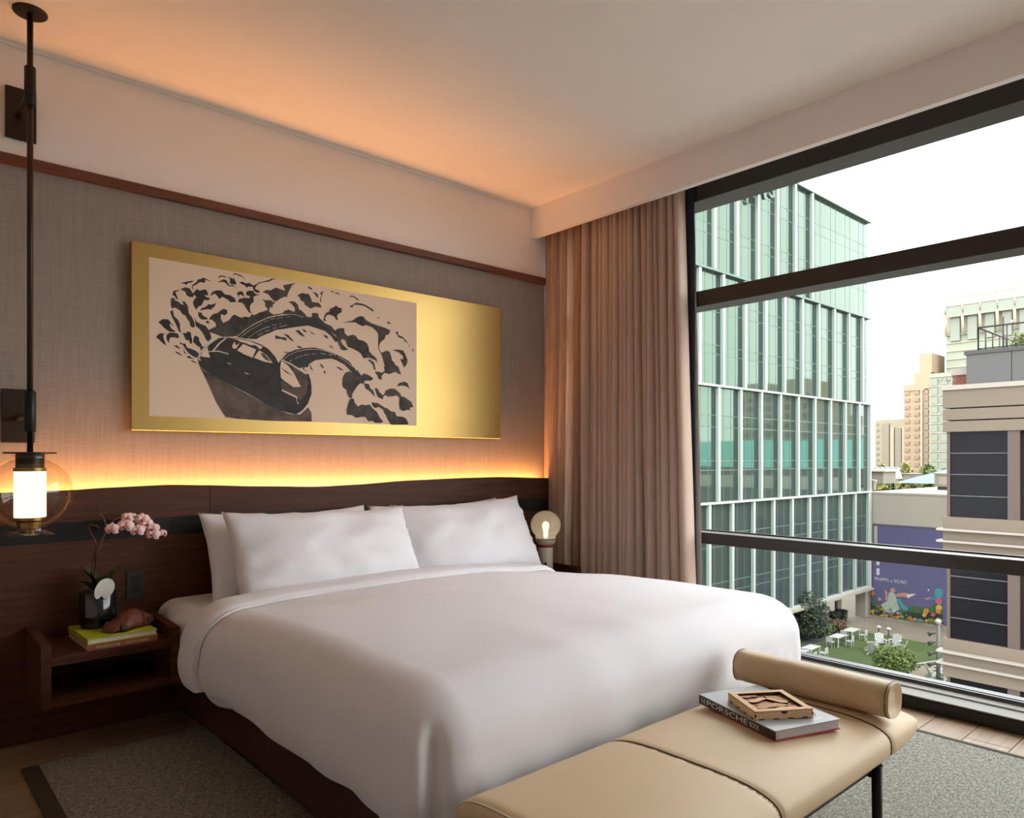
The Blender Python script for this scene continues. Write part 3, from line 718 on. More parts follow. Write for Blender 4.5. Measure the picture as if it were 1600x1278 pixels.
# little leathery toy car on the lime book
M['toy_leather'] = plain('toy_leather', (.145,.036,.018), .55, var=.45, nscale=30, bstr=.3)
M['toy_dark'] = plain('toy_dark', (.022,.008,.006), .6)
def toy_car():
    z0 = .5079; t = root('toy_car', (.872, -.345, z0), 'reddish brown leathery toy car lying on the lime book', 'toy car')
    Ln = .205; prof = [(0,.012),(.04,.022),(.12,.028),(.25,.036),(.36,.052),(.48,.067),(.62,.068),(.76,.056),(.9,.042),(.97,.034),(1,.016)]
    def hgt(s):
        for (a,b),(c,d) in zip(prof, prof[1:]):
            if a <= s <= c: return b+(d-b)*smooth01((s-a)/(c-a))
    bm = bmesh.new(); rings = []
    for i in range(29):
        s = i/28; hh = hgt(s); w = .046*(1-abs(2*s-1)**4*.45); ring = []
        for k in range(22):
            a = PI*k/21; cx, sz = math.cos(a), math.sin(a)
            X = w*math.copysign(abs(cx)**.6, cx)*(1-.28*sz*smooth01((hh-.035)/.03)); Z = .006+(hh-.006)*sz**.62
            q = .004*n3(s*9, X*40, Z*40)
            ring.append(bm.verts.new((-Ln/2+Ln*s, X+q, Z+q*.7)))
        rings.append(ring)
    for A, B in zip(rings, rings[1:]):
        for k in range(21): f = bm.faces.new((A[k], A[k+1], B[k+1], B[k])); f.smooth = True
    bm.faces.new(rings[0]); bm.faces.new(rings[-1])
    for A, B in zip(rings, rings[1:]): bm.faces.new((A[0], B[0], B[-1], A[-1]))
    me = bm_mesh(bm); me.materials.append(M['toy_leather']); link(bpy.data.objects.new('body', me), t)
    for sx in (-.062, .062):
        for sy in (-.040, .040):
            me = lathe_me([(0,-.005),(.013,-.005),(.0165,-.003),(.0165,.003),(.013,.005),(0,.005)], n=18)
            me.transform(Matrix.Translation((sx, sy, .0167)) @ Matrix.Rotation(PI/2, 4, 'X')); me.materials.append(M['toy_dark'])
            link(bpy.data.objects.new('wheel', me), t)
    bm = bmesh.new(); add_tube(bm, [(.030,-.048,.010),(.036,-.047,.035),(.038,-.036,.062),(.038,0,.0685),(.038,.036,.062),(.036,.047,.035),(.030,.048,.010)], .0022, 6)
    me = bm_mesh(bm); me.materials.append(M['toy_leather']); link(bpy.data.objects.new('strap', me), t)
    t.rotation_euler = (0, 0, .52); t.scale = (1.12,1.2,1.18); return t
toy_car()

# ================================================================== orchid in dark glass pot, standing on the lime book
M['pot'] = plain('pot', (.012,.013,.014), .12, spec=.7)
M['stem'] = plain('stem', (.12,.052,.028), .6, var=.3, nscale=60)
M['leaf'] = plain('leaf', (.030,.075,.012), .4, var=.35, nscale=25)
M['petal'] = plain('petal', (.86,.60,.56), .55, var=.10, nscale=30, **{'Subsurface Weight': .0})
M['lip'] = plain('lip', (.42,.055,.07), .5, var=.3, nscale=80)
M['white_leaf'] = plain('white_leaf', (.62,.60,.55), .6, var=.08, nscale=120)
PX, PY, PZ = .776, -.215, .5082
oc = root('potted_orchid', (PX, PY, PZ), 'pink orchid with brown stems in a dark glass pot', 'orchid')
bmP = [(0,0),(.066,0),(.071,.004),(.073,.02),(.075,.158),(.073,.160),(.070,.158),(.068,.03),(0,.03)]
def ribbed():
    bm = bmesh.new(); n = 64; rings = []
    for r, z in bmP:
        if r == 0: rings.append([bm.verts.new((PX, PY, PZ+z))]); continue
        rings.append([bm.verts.new((PX+(r+.0022*abs(math.sin(k*PI*9/n)) if z > .003 and r > .0725 else PX*0+r)*math.cos(2*PI*k/n), PY+(r+.0022*abs(math.sin(k*PI*9/n)) if z > .003 and r > .0725 else r)*math.sin(2*PI*k/n), PZ+z)) for k in range(n)])
    for A, B in zip(rings, rings[1:]):
        for k in range(n):
            if len(A) == 1: f = bm.faces.new((A[0], B[k], B[(k+1)%n]))
            elif len(B) == 1: f = bm.faces.new((A[k], A[(k+1)%n], B[0]))
            else: f = bm.faces.new((A[k], A[(k+1)%n], B[(k+1)%n], B[k]))
            f.smooth = True
    return bm_mesh(bm)
obj('pot', ribbed(), 'pot', oc)
lathe('soil', [(0,.028),(.067,.028),(.067,.142),(0,.150)], (PX,PY,PZ), 'toy_dark', oc, 24)
def at_pot(u, v, dy=0): return ony(u, v, PY+dy)
def stem(pts, r): tube('stem', pts, r, 'stem', oc, 8)
s1 = [Vector((PX,PY,PZ+.14)), at_pot(147,900), at_pot(150,870), at_pot(158,848), at_pot(166,828), at_pot(178,812,.0), at_pot(195,806,-.01), at_pot(215,808,-.02), at_pot(238,820,-.03), at_pot(256,828,-.03)]
stem(s1, [.005,.005,.0045,.004,.004,.0035,.003,.0028,.0025,.002])
stem([Vector((PX-.01,PY,PZ+.14)), at_pot(143,895,.01), at_pot(147,868,.01), at_pot(151,850,.01), at_pot(145,838,.01), at_pot(139,826,.01), at_pot(141,820,.01), at_pot(150,821,.01), at_pot(156,826,.01)], [.0045,.0045,.004,.004,.0035,.003,.003,.0025,.002])
stem([at_pot(166,828), at_pot(164,815), at_pot(160,806), at_pot(154,803), at_pot(150,797), at_pot(156,792), at_pot(161,794), at_pot(157,800)], [.0035,.003,.003,.003,.0025,.0025,.002,.002])
stem([at_pot(160,806), at_pot(168,800), at_pot(167,794)], [.003,.0025,.003])
def leaf_blade(base, tip, wid, lift, name='leaf', mat='leaf', fold=.25, side=None):
    base, tip = Vector(base), Vector(tip); d = tip-base
    s = side or d.cross(Vector((0,0,1))); s = Vector(s).normalized(); up = s.cross(d).normalized()
    if up.z < 0: up = -up
    bm = bmesh.new(); rows = []
    for i in range(13):
        t = i/12; w = wid*math.sin(PI*min(1, t*.93+.05))**.7; c = base + d*t + up*(lift*math.sin(PI*t*.8)); row = []
        for k in range(-2, 3): row.append(bm.verts.new(c + s*w*k/2 + up*(abs(k)/2)*w*fold))
        rows.append(row)
    for A, B in zip(rows, rows[1:]):
        for k in range(4): f = bm.faces.new((A[k], A[k+1], B[k+1], B[k])); f.smooth = True
    return obj(name, bm_mesh(bm), mat, oc)
for (u, v, dy, w, l) in ((191,885,-.02,.034,.02),(184,893,.05,.030,.02),(176,902,-.06,.026,.02),(114,892,0,.038,.03),(116,912,-.05,.036,.02),(126,888,.06,.030,.03)):
    leaf_blade((PX,PY,PZ+.14), at_pot(u, v, dy), w, l)
# white heart-shaped leaf hanging over the rim
hc = ony(163, 921, PY-.088)
bm = bmesh.new(); A = []
for k in range(33):
    a = 2*PI*k/32; rr = .043*(1-.45*math.exp(-((a-4.45)/.28)**2)); A.append(bm.verts.new(hc + Vector((rr*.95*math.cos(a)+.004*math.sin(a), -.004*math.cos(2*a), rr*1.12*math.sin(a)+.008*math.cos(a)))))
c0 = bm.verts.new(hc + Vector((0, -.006, -.006)))
for a, b in zip(A, A[1:]): f = bm.faces.new((a, b, c0)); f.smooth = True
obj('white_bract', bm_mesh(bm), 'white_leaf', oc)
# blossoms
def blossom_me():
    bm = bmesh.new()
    def petal(ang, ln, wd, tip=.75, zoff=0):
        rows = []; d = Vector((math.cos(ang), 0, math.sin(ang))); s = Vector((-math.sin(ang), 0, math.cos(ang)))
        for i in range(7):
            t = i/6; w = wd*math.sin(PI*(t*tip+.12))**.8 if t < 1 else wd*.12
            rows.append([bm.verts.new(d*(ln*t) + s*(w*k/2) + Vector((0, -zoff - .006*math.sin(PI*t)+.006*(k/2)**2*(1-t*.3)*1.0 + .010*t*t, 0))) for k in (-2,-1,0,1,2)])
        for A, B in zip(rows, rows[1:]):
            for k in range(4): f = bm.faces.new((A[k], A[k+1], B[k+1], B[k])); f.smooth = True
    for a in (90, 212, 328): petal(math.radians(a), .024, .0085)
    for a in (18, 162): petal(math.radians(a), .026, .0145, .78, .002)
    return bm_mesh(bm)
def lip_me():
    me = lathe_me([(0,-.004),(.004,-.003),(.0055,.001),(.003,.005),(0,.006)], n=10)
    me.transform(Matrix.Translation((0,-.008,-.004)) @ Matrix.Rotation(1.2, 4, 'X')); return me
BL, LP = blossom_me(), lip_me(); BL.materials.append(M['petal']); LP.materials.append(M['lip'])
rnd = random.Random(11)
for (u, v, dy, s, tx, tz) in ((173,827,-.015,1.05,.1,-.9),(195,822,-.03,1.15,.15,-.5),(199,809,-.012,.9,.4,-.3),(206,809,-.0,.9,.3,.3),(214,829,-.035,1.05,.3,-.4),(222,812,-.02,1.1,.2,.0),(229,819,-.028,1.0,.2,.2),(238,826,-.035,1.0,.1,-.3),(238,835,-.04,1.05,.3,-.5),(256,833,-.03,.72,.2,1.0)):
    p = at_pot(u, v, dy) - Vector((PX,PY,PZ))
    f = bpy.data.objects.new('blossom', BL); f.location = p; f.scale = (s*1.28,s*1.28,s*1.28); f.rotation_euler = (-tx*.6, rnd.uniform(-.4,.4), tz*.55-.2); link(f, oc)
    l = bpy.data.objects.new('lip', LP); link(l, f)

# ================================================================== pendant lamp on its wall brackets
PXL, PYL = .498, -.330
pe = root('pendant_lamp', (PXL, PYL, .95), 'bronze rod pendant lamp with clear glass globe and glowing cylinder', 'pendant lamp')
def plathe(name, prof, mat, n=32, cap=True, parent=None): return lathe(name, prof, (PXL, PYL, 0), mat, parent or pe, n, cap)
plathe('ceiling_canopy', [(0,H),(.064,H),(.064,H-.006),(.060,H-.010),(0,H-.010)], 'bronze_metal')
tube('rod', [(PXL,PYL,H-.01),(PXL,PYL,1.30)], .0115, 'bronze_metal', pe, 14)
for (za, zb, pz0_, pz1_, px0_, px1_) in ((2.772, 2.934, 2.733, 2.968, .447, .566), (1.391, 1.562, 1.351, 1.595, .433, .560)):
    plathe('sleeve', [(0,zb),(.0195,zb),(.0215,zb-.003),(.0215,za+.003),(.0195,za),(0,za)], 'black_steel')
    br = box('wall_plate', (px0_, px1_, -.016, -.003, pz0_, pz1_), 'bronze_metal', pe, .002)
    zc = (pz0_+pz1_)/2 - .01
    tube('bracket_arm', [(PXL,-.012,zc),(PXL,-.18,zc+.004),(PXL,-.26,zc+.006),(PXL,PYL+.01,zc+.008)], [.013,.011,.009,.012], 'bronze_metal', br, 12)
plathe('top_disc', [(0,1.306),(.096,1.306),(.097,1.303),(.096,1.299),(0,1.299)], 'bronze_metal', 40)
plathe('socket', [(0,1.299),(.052,1.299),(.052,1.240),(0,1.240)], 'bronze_metal')
plathe('brass_collar', [(0,1.240),(.060,1.240),(.060,1.225),(0,1.225)], 'brass')
df = plathe('diffuser', [(0,1.225),(.057,1.225),(.058,1.222),(.058,1.034),(.057,1.031),(0,1.031)], 'opal')
plathe('brass_base', [(0,1.031),(.056,1.031),(.056,1.018),(.048,1.012),(.046,.985),(.022,.980),(.020,.958),(0,.957)], 'brass')
gp = []
R_ = .158
for k in range(41):
    a = math.radians(66 - (66+66)*k/40); gp.append((R_*math.cos(a), 1.137 + R_*math.sin(a)))
gp = [(.066, 1.298), (.063, 1.29)] + gp + [(.058, .985), (.060, .975), (.090, .962), (.094, .958)]
plathe('glass_globe', gp, 'globe_glass', 56, False)

# ================================================================== globe table lamp on the right nightstand
LX, LY, LZ = 3.525, -.355, .4605
tl = root('table_lamp', (LX, LY, LZ), 'cream table lamp with smoky glass globe and red ring', 'table lamp')
def L_(name, prof, mat, n=40, cap=True): return lathe(name, prof, (LX, LY, LZ), mat, tl, n, cap)
L_('base', [(0,0),(.050,0),(.052,.003),(.052,.192),(.049,.197),(0,.197)], 'cream')
L_('red_ring', [(0,.197),(.047,.197),(.047,.213),(0,.213)], 'red')
L_('cup', [(0,.213),(.046,.213),(.062,.225),(.070,.240),(.071,.252),(0,.252)], 'cream')
L_('black_gasket', [(0,.252),(.069,.252),(.069,.258),(0,.258)], 'black')
gl = [(.072, .258)]
for k in range(33):
    a = math.radians(-47 + (47+90)*k/32); gl.append((.106*math.cos(a), .352+.106*math.sin(a)*(.95)))
gl[-1] = (0, .352+.106*.95)
L_('globe', gl, 'smoke_glass', 56, False)
L_('bulb', [(0,.262),(.013,.262),(.016,.275),(.017,.31),(.024,.335),(.025,.352),(.018,.370),(0,.378)], 'bulb', 20)
kd = CAM - Vector((LX, LY, 0)); kd.z = 0; kd.normalize()
kb = Vector((LX, LY, LZ+.088)) + kd*.050
tube('dimmer_knob', [kb, kb+kd*.006, kb+kd*.012, kb+kd*.013], [.010,.010,.009,.004], 'black', tl, 16)

# ================================================================== curtains
def curtain_me(xa, xb, ya, yb, z0, z1, folds, amp, seed, spread=.0, nz=26, per=9):
    r = random.Random(seed); ws = [r.uniform(.6, 1.5) for _ in range(folds)]; tot = sum(ws); ed = [0]
    for w in ws: ed.append(ed[-1]+w/tot)
    am = [r.uniform(.6, 1.25) for _ in range(folds)]; ph = [r.uniform(-.35, .35) for _ in range(folds)]
    n = folds*per; bm = bmesh.new(); rows = []
    for j in range(nz+1):
        z = z1+(z0-z1)*j/nz; low = (z1-z)/(z1-z0); row = []
        for i in range(n+1):
            f = min(folds-1, i//per); t = (i-f*per)/per; s = ed[f]+(ed[f+1]-ed[f])*t
            lean = .012*math.sin(f*1.7+seed)*low
            g = math.sin(PI*t)**.8
            y = ya+(yb-ya)*(s*(1+spread*low)) + lean + .018*math.sin(2*PI*t)*(.4+.6*low)
            x = xa+(xb-xa)*s - amp*am[f]*(.75+.5*low*(1+ph[f]))*g + .004*n3(s*30, z*1.2, seed) + .006*math.sin(z*2.1+f)*low
            row.append(bm.verts.new((x, y, z)))
        rows.append(row)
    for A, B in zip(rows, rows[1:]):
        for i in range(n): f = bm.faces.new((A[i], A[i+1], B[i+1], B[i])); f.smooth = True
    return bm_mesh(bm)
sc = obj('sheer_curtain', curtain_me(3.87, 3.90, -.02, -.46, .012, 3.12, 6, .070, 3), 'sheer', None, (3.86,-.25,.012))
tag(sc, 'gauzy brown sheer curtain hanging in the room corner', 'curtain', 'curtains beside the window')
dr = obj('drape', curtain_me(3.905, 3.945, -.34, -1.215, .012, 3.12, 21, .105, 8, .105), 'drape', None, (3.88,-.8,.012))
tag(dr, 'pleated taupe brown drape gathered at the window edge', 'curtain', 'curtains beside the window')
bo = obj('blackout_curtain', curtain_me(3.965, 3.972, -.50, -1.272, .012, 3.12, 8, .014, 21, .037), 'navy', None, (3.96,-.9,.012))
tag(bo, 'navy blackout curtain showing as a dark strip behind the drape', 'curtain', 'curtains beside the window')
ln = obj('lining_curtain', curtain_me(3.986, 3.990, -.55, -1.262, .115, 2.94, 6, .010, 5, .105), 'pale_lining', None, (3.985,-.95,.115))
tag(ln, 'pale grey lining edge closest to the window glass', 'curtain', 'curtains beside the window')
rl = box('trim_4', (3.86, 3.995, -6.1, -.02, 3.118, 3.14), 'white_paint'); tag(rl, 'white curtain track behind the pelmet', 'trim', kind='structure')

# ================================================================== bench at the foot of the bed
be = root('bench', (1.85, -2.81, 0), 'tan leather bench at the bed foot on black legs', 'bench')
BX0, BX1, BYC = 1.07, 2.625, -2.805
def bench_sec(x):
    """half depth, top z, bottom z of the cushion at x"""
    e = min(1, max(0, (x-BX0)/.05)); r = min(1, max(0, (BX1-x)/.30))
    k = math.sqrt(max(0, 1-(1-e)**2)); q = math.sqrt(max(0, 1-(1-r)**2.2))
    hd = .283*(.90+.10*k)*(.88+.12*q) if r > 0 else .25
    zt = .405 + .045*k*q; zb = .392 - .060*k*q**.8
    return hd, zt, zb
SEAMS = (1.655, 2.335)
def bench_ring(x, grow=0, n=48):
    hd, zt, zb = bench_sec(x); d = 0
    for s in SEAMS: d += .006*math.exp(-((x-s)/.012)**2)
    out = []
    for k in range(n):
        a = 2*PI*k/n; c, s = math.cos(a), math.sin(a)
        Y = BYC + (hd-d+grow)*math.copysign(abs(c)**.55, c)
        hz = (zt-zb)/2 - d*.6 + grow
        zz = (zt+zb)/2 + hz*math.copysign(abs(s)**.6, s) + (.010*(1-c*c) if s > 0 else 0)
        out.append(Vector((x + .02*c*c*0, Y, zz + .002*n3(x*4, Y*4, 1))))
    return out
bm = bmesh.new(); st = []
xs = [BX0 + .05*(1-math.cos(PI/2*i/8)) for i in range(8)] + [BX0+.05+(BX1-.30-BX0-.05)*i/70 for i in range(71)] + [BX1-.30+.30*math.sin(PI/2*i/22) for i in range(1, 23)]
for sx in SEAMS: xs += [sx-.02, sx-.012, sx-.006, sx, sx+.006, sx+.012, sx+.02]
xs = sorted(set(round(x, 5) for x in xs))
rings = [[bm.verts.new(p) for p in bench_ring(x)] for x in xs]
for A, B in zip(rings, rings[1:]):
    for k in range(48): f = bm.faces.new((A[k], A[(k+1)%48], B[(k+1)%48], B[k])); f.smooth = True
bm.faces.new(rings[0]); bm.faces.new(rings[-1])
cush = obj('cushion', bm_mesh(bm), 'leather', be)
for sx in SEAMS:
    bm = bmesh.new(); p = bench_ring(sx, .0012); add_tube(bm, p+p[:1], .0026, 6, False); obj('seam', bm_mesh(bm), 'seam', cush)
    bm = bmesh.new(); p = bench_ring(sx-.012, .0006); 
    for i in range(0, 48): add_tube(bm, [p[i].lerp(p[(i+1)%48], .1), p[i].lerp(p[(i+1)%48], .8)], .0009, 4)
    o = obj('stitching', bm_mesh(bm), 'thread', cush); o['kind'] = 'stuff'
bm = bmesh.new(); p = bench_ring(BX0+.022, .001); add_tube(bm, p+p[:1], .003, 6, False); obj('edge_piping', bm_mesh(bm), 'thread', cush)
box('seat_rail', (1.20, 2.36, -3.045, -3.015, .315, .345), 'black_steel', be, .003)
box('seat_rail', (1.20, 2.36, -2.595, -2.565, .315, .345), 'black_steel', be, .003)
for lx in (1.24, 2.30):
    box('cross_rail', (lx-.015, lx+.015, -3.045, -2.565, .300, .326), 'black_steel', be, .003)
    for ly in (-3.055, -2.575): tube('leg', [(lx, ly, .34), (lx, ly, .014)], [.0165, .0125], 'black_steel', be, 14)

bo_ = root('bolster', (2.415, -2.77, .455), 'round tan leather bolster on the window end of the bench', 'bolster')
def bol_ring(y, r, n=40, e=.8):
    return [Vector((2.415 + r*math.copysign(abs(math.cos(a))**e, math.cos(a)), y, .5125 + r*.98*math.copysign(abs(math.sin(a))**e, math.sin(a)))) for a in [2*PI*k/n for k in range(n)]]
bm = bmesh.new(); ys = []
N = 40; Y0, Y1 = -3.065, -2.515
prof = []
for i in range(7): t = PI/2*i/6; prof.append((Y0+.012*(1-math.sin(t)), .026+.030*math.sin(t)))
for i in range(1, 24): s = i/24; prof.append((Y0+.012+(Y1-Y0-.024)*s, .056+.0025*math.sin(PI*s)+.001*n3(s*9, 0, 0)))
for i in range(7): t = PI/2*(1-i/6); prof.append((Y1-.012+.012*(1-math.sin(t)), .026+.030*math.sin(t)))
rings = [[bm.verts.new(p) for p in bol_ring(y, r)] for y, r in prof]
for A, B in zip(rings, rings[1:]):
    for k in range(N): f = bm.faces.new((A[k], A[(k+1)%N], B[(k+1)%N], B[k])); f.smooth = True
bm.faces.new(rings[0]); bm.faces.new(rings[-1])
bc = obj('bolster_cover', bm_mesh(bm), 'leather', bo_)
for y in (Y0+.011, Y1-.011):
    bm = bmesh.new(); p = bol_ring(y, .0565); add_tube(bm, p+p[:1], .0016, 6, False); obj('end_seam', bm_mesh(bm), 'seam', bc)

# large grey book with black spine
M['grey_cover'] = plain('grey_cover', (.335,.35,.37), .35, spec=.5, var=.04, nscale=3)
M['grey_pages'] = plain('grey_pages', (.42,.41,.40), .8, var=.08, nscale=150)
M['spine_black'] = plain('spine_black', (.018,.017,.017), .4)
M['red_cover'] = plain('red_cover', (.36,.012,.030), .45)
M['print_white'] = plain('print_white', (.70,.69,.67), .5)
M['print_dark'] = plain('print_dark', (.05,.06,.065), .4)
ZB = .4615
bb = book('book', (1.945, -2.912, ZB), -.335, .252, .352, .031, 'grey_cover', 'grey_pages', 'x0', 'big grey book with black lettered spine lying on the bench', 'red_cover', 'spine_black')
d_ = .352
def sp(s, y0, ln, hgt, z): put_text(bb, s, .02, frame((-.0007, y0, z), (0,-1,0), (0,0,1)), 'print_white', fit=(ln, hgt))
sp('THE', d_-.010, .026, .016, .0075); sp('PORSCHE', d_-.042, .195, .0165, .0072); sp('BOOK', d_-.246, .040, .016, .0075)
put_text(bb, '|', .02, frame((-.0007, d_-.330, .0075), (0,-1,0), (0,0,1)), 'red_cover', fit=(.002, .016))
# dark car front print on the grey cover, partly under the wooden box
bm = bmesh.new()
for (pts, mi) in (([(.118,.052),(.150,.040),(.190,.042),(.214,.058),(.222,.080),(.210,.100),(.130,.100),(.112,.075)], 0),):
    f = bm.faces.new([bm.verts.new((x, y, .0313)) for x, y in pts]); f.material_index = mi
me = bm_mesh(bm); me.materials.append(M['print_dark']); link(bpy.data.objects.new('cover_print', me), bb)
bm = bmesh.new(); bm.faces.new([bm.verts.new((x, y, .0314)) for x, y in ((.175,.022),(.208,.028),(.207,.033),(.174,.027))])
me = bm_mesh(bm); me.materials.append(M['print_white']); link(bpy.data.objects.new('cover_title', me), bb)

# laser-cut plywood box with a layered landscape relief
M['ply'] = wood('ply', (.60,.38,.20), (.76,.52,.30), (6, 60, 60), .6, .3)
M['ply_mid'] = wood('ply_mid', (.42,.215,.09), (.58,.32,.15), (6, 60, 60), .65, .3)
M['char'] = plain('char', (.030,.014,.008), .8)
wx = root('wooden_box', (1.977, -2.831, ZB+.0312), 'small plywood relief box lying on the grey book', 'wooden box')
def wb_(name, e, m, p=wx, bev=0): me = box_me(*e, bev); me.materials.append(M[m]); return link(bpy.data.objects.new(name, me), p)
BW, BD, BH = .188, .180, .027
wb_('base', (0, BW, 0, BD, 0, .0033), 'ply'); 
for nm, e in (('front_wall', (0,BW,0,.0033,.0033,BH-.0036)), ('back_wall', (0,BW,BD-.0033,BD,.0033,BH-.0036)), ('side_wall', (0,.0033,.0033,BD-.0033,.0033,BH-.0036)), ('side_wall', (BW-.0033,BW,.0033,BD-.0033,.0033,BH-.0036))): wb_(nm, e, 'ply')
wb_('inner_floor', (.0033,BW-.0033,.0033,BD-.0033,BH-.013,BH-.0105), 'ply_mid')
fw = .019
for e in ((0,BW,0,fw), (0,BW,BD-fw,BD), (0,fw,fw,BD-fw), (BW-fw,BW,fw,BD-fw)): wb_('lid_frame', (*e, BH-.0033, BH), 'ply')
for e in ((-.0004,BW+.0004,-.0004,.0), (-.0004,0,0,BD), (BW,BW+.0004,0,BD), (0,BW,BD,BD+.0004)): wb_('burnt_edge', (*e, BH-.0040, BH-.0030), 'char')
for e in ((fw-.0002,BW-fw+.0002,fw-.0002,fw+.0006), (fw-.0002,fw+.0006,fw,BD-fw), (BW-fw-.0006,BW-fw+.0002,fw,BD-fw), (fw,BW-fw,BD-fw-.0006,BD-fw+.0002)): wb_('burnt_edge', (*e, BH-.0105, BH-.0002), 'char')
for k in range(4): wb_('joint_tab', (.012+k*.047, .030+k*.047, -.0005, .003, 0, .0034), 'char'); wb_('joint_tab', (-.0005, .003, .010+k*.046, .026+k*.046, 0, .0034), 'char')
for xx in (0, BW-.0033): wb_('joint_tab', (xx-.0004, xx+.0037, -.0005, .003, .009, .017), 'char')
nt_ = [(.094+.011*math.cos(a), BH-.0036-.0085*math.sin(a)) for a in [PI*k/14 for k in range(15)]]
me = poly_prism(nt_, 'y', -.0006, .0015); me.materials.append(M['char']); link(bpy.data.objects.new('thumb_notch', me), wx)
def layer(pts, z, h, m):
    me = poly_prism(pts, 'z', z, z+h); me.materials.append(M[m]); o = link(bpy.data.objects.new('relief_layer', me), wx)
    me = poly_prism([(x-.0009 if i % 2 else x+.0003, y-.0011) for i, (x, y) in enumerate(pts)], 'z', z-.0008, z+h-.0007); me.materials.append(M['char']); link(bpy.data.objects.new('burnt_edge', me), o)
z1 = BH-.0100
layer([(.024,.150),(.030,.158),(.055,.160),(.082,.156),(.086,.150),(.078,.143),(.060,.146),(.050,.138),(.034,.142)], z1, .004, 'ply_mid')
layer([(.105,.150),(.125,.140),(.145,.118),(.165,.100),(.167,.088),(.150,.098),(.130,.118),(.112,.134)], z1, .003, 'ply_mid')
layer([(.030,.100),(.038,.108),(.055,.112),(.075,.122),(.090,.128),(.100,.124),(.092,.112),(.075,.104),(.060,.094),(.044,.090),(.034,.092)], z1+.002, .004, 'ply')
layer([(.090,.128),(.108,.122),(.128,.102),(.150,.080),(.146,.070),(.126,.076),(.110,.098),(.098,.114)], z1+.002, .004, 'ply')
layer([(.040,.075),(.060,.068),(.085,.072),(.108,.082),(.130,.070),(.140,.058),(.120,.048),(.095,.050),(.070,.046),(.050,.052)], z1, .0035, 'ply_mid')
layer([(.026,.040),(.034,.056),(.050,.060),(.072,.052),(.064,.038),(.044,.034)], z1+.002, .0035, 'ply_mid')
layer([(.085,.038),(.105,.046),(.140,.044),(.160,.052),(.164,.036),(.140,.028),(.105,.028)], z1, .003, 'ply')
wx.rotation_euler = (0, 0, -.575)

# ================================================================== outside: the place beyond the window
G = -13.4
M['paving'] = plain('paving', (0.1189,0.0990,0.0677), .9, var=.12, nscale=.5)
M['bounce_slab'] = plain('bounce_slab', (.25,.24,.215), .9, var=.08, nscale=.4)  # pale colour of the added slab that bounces daylight into the room
M['asphalt'] = plain('asphalt', (0.0253,0.0276,0.0304), .9, var=.2, nscale=.6)
M['lawn'] = plain('lawn', (.026,.046,.003), .95, var=.25, nscale=.35, bstr=.2)
M['white_line'] = plain('white_line', (0.1932,0.1932,0.1564), .9)
M['fin_white'] = plain('fin_white', (.28,.30,.28), .5)
M['fin_green'] = plain('fin_green', (0.2430,0.3600,0.2880), .25, .0, spec=.6)
def mirror_glass(name, c, rough=.03, metal=1.0):
    m, nt, b = nmat(name); setp(b, c, rough, metal, .5)
    f = tnoise(nt, texco(nt, (.35,.35,.2)), 1.0, 1); bump(nt, b, f, .012, .05); return m
def coated_glass(name, mirror, body, k):
    m, nt, b = nmat(name); setp(b, mirror, .03, 1.0, .5)
    d = nt.nodes.new('ShaderNodeBsdfDiffuse'); d.inputs['Color'].default_value = (*body, 1)
    mx = nt.nodes.new('ShaderNodeMixShader'); mx.inputs['Fac'].default_value = k
    nt.links.new(b.outputs[0], mx.inputs[1]); nt.links.new(d.outputs[0], mx.inputs[2]); nt.links.new(mx.outputs[0], nt.nodes['Material Output'].inputs['Surface']); return m
M['facade_glass'] = coated_glass('facade_glass', (.075,.115,.078), (.080,.100,.105), .36)
M['facade_glass2'] = coated_glass('facade_glass2', (.070,.110,.073), (.075,.095,.09), .36)
M['facade_core'] = plain('facade_core', (0.0460,0.0782,0.0644), .5)
M['mullion'] = plain('mullion', (.055,.095,.072), .5)
M['pale_wall'] = plain('pale_wall', (0.2141,0.1946,0.1556), .85, var=.04, nscale=.3)
M['roof_white'] = plain('roof_white', (0.3386,0.2967,0.2298), .9, var=.08, nscale=.15)
M['grey_panel'] = plain('grey_panel', (0.0924,0.0704,0.0476), .7, var=.05, nscale=.5)
M['grey_ledge'] = plain('grey_ledge', (0.2033,0.1803,0.1518), .7)
M['dark_gap'] = plain('dark_gap', (.03,.026,.024), .8)
M['dark_glass'] = plain('dark_glass', (.006,.006,.008), .10, 0, .06)
M['dark_frame'] = plain('dark_frame', (.045,.026,.018), .6)
M['terrace_wall'] = plain('terrace_wall', (0.0529,0.0515,0.0497), .7)
M['railing'] = plain('railing', (.022,.020,.019), .6)
M['brick'] = plain('brick', (0.1288,0.0345,0.0161), .85, var=.3, nscale=4)
M['mural_purple'] = plain('mural_purple', (0.0437,0.0405,0.0943), .7, var=.07, nscale=.3)
M['mural_frame'] = plain('mural_frame', (.035,.032,.055), .7)
gr = box('ground', (-60, 900, -500, 600, G-.5, G), 'paving'); tag(gr, 'beige paved plaza and ground far below the window', 'ground', kind='structure')
def flat(name, pts, mat, z, label, cat, kind='structure', th=.02):
    me = poly_prism([(p[0], p[1]) for p in pts], 'z', z-th, z); c = (sum(p[0] for p in pts)/len(pts), sum(p[1] for p in pts)/len(pts), z-th)
    return tag(obj(name, me, mat, None, c), label, cat, kind=kind)
flat('bounce_slab', [(5,-30),(44,-30),(44,13),(24,22),(5,22)], 'bounce_slab', G+.02, 'added pale slab below the window, unseen, bouncing daylight indoors', 'paving')  # added slab out of view, throws daylight up onto the ceiling
flat('lawn', [(44,22.3),(62.4,22.3),(62.5,12),(62.5,4),(57.3,4),(57.3,13.2),(53.8,15.9),(44,15.2)], 'lawn', G+.03, 'rectangular green lawn in the plaza', 'lawn')
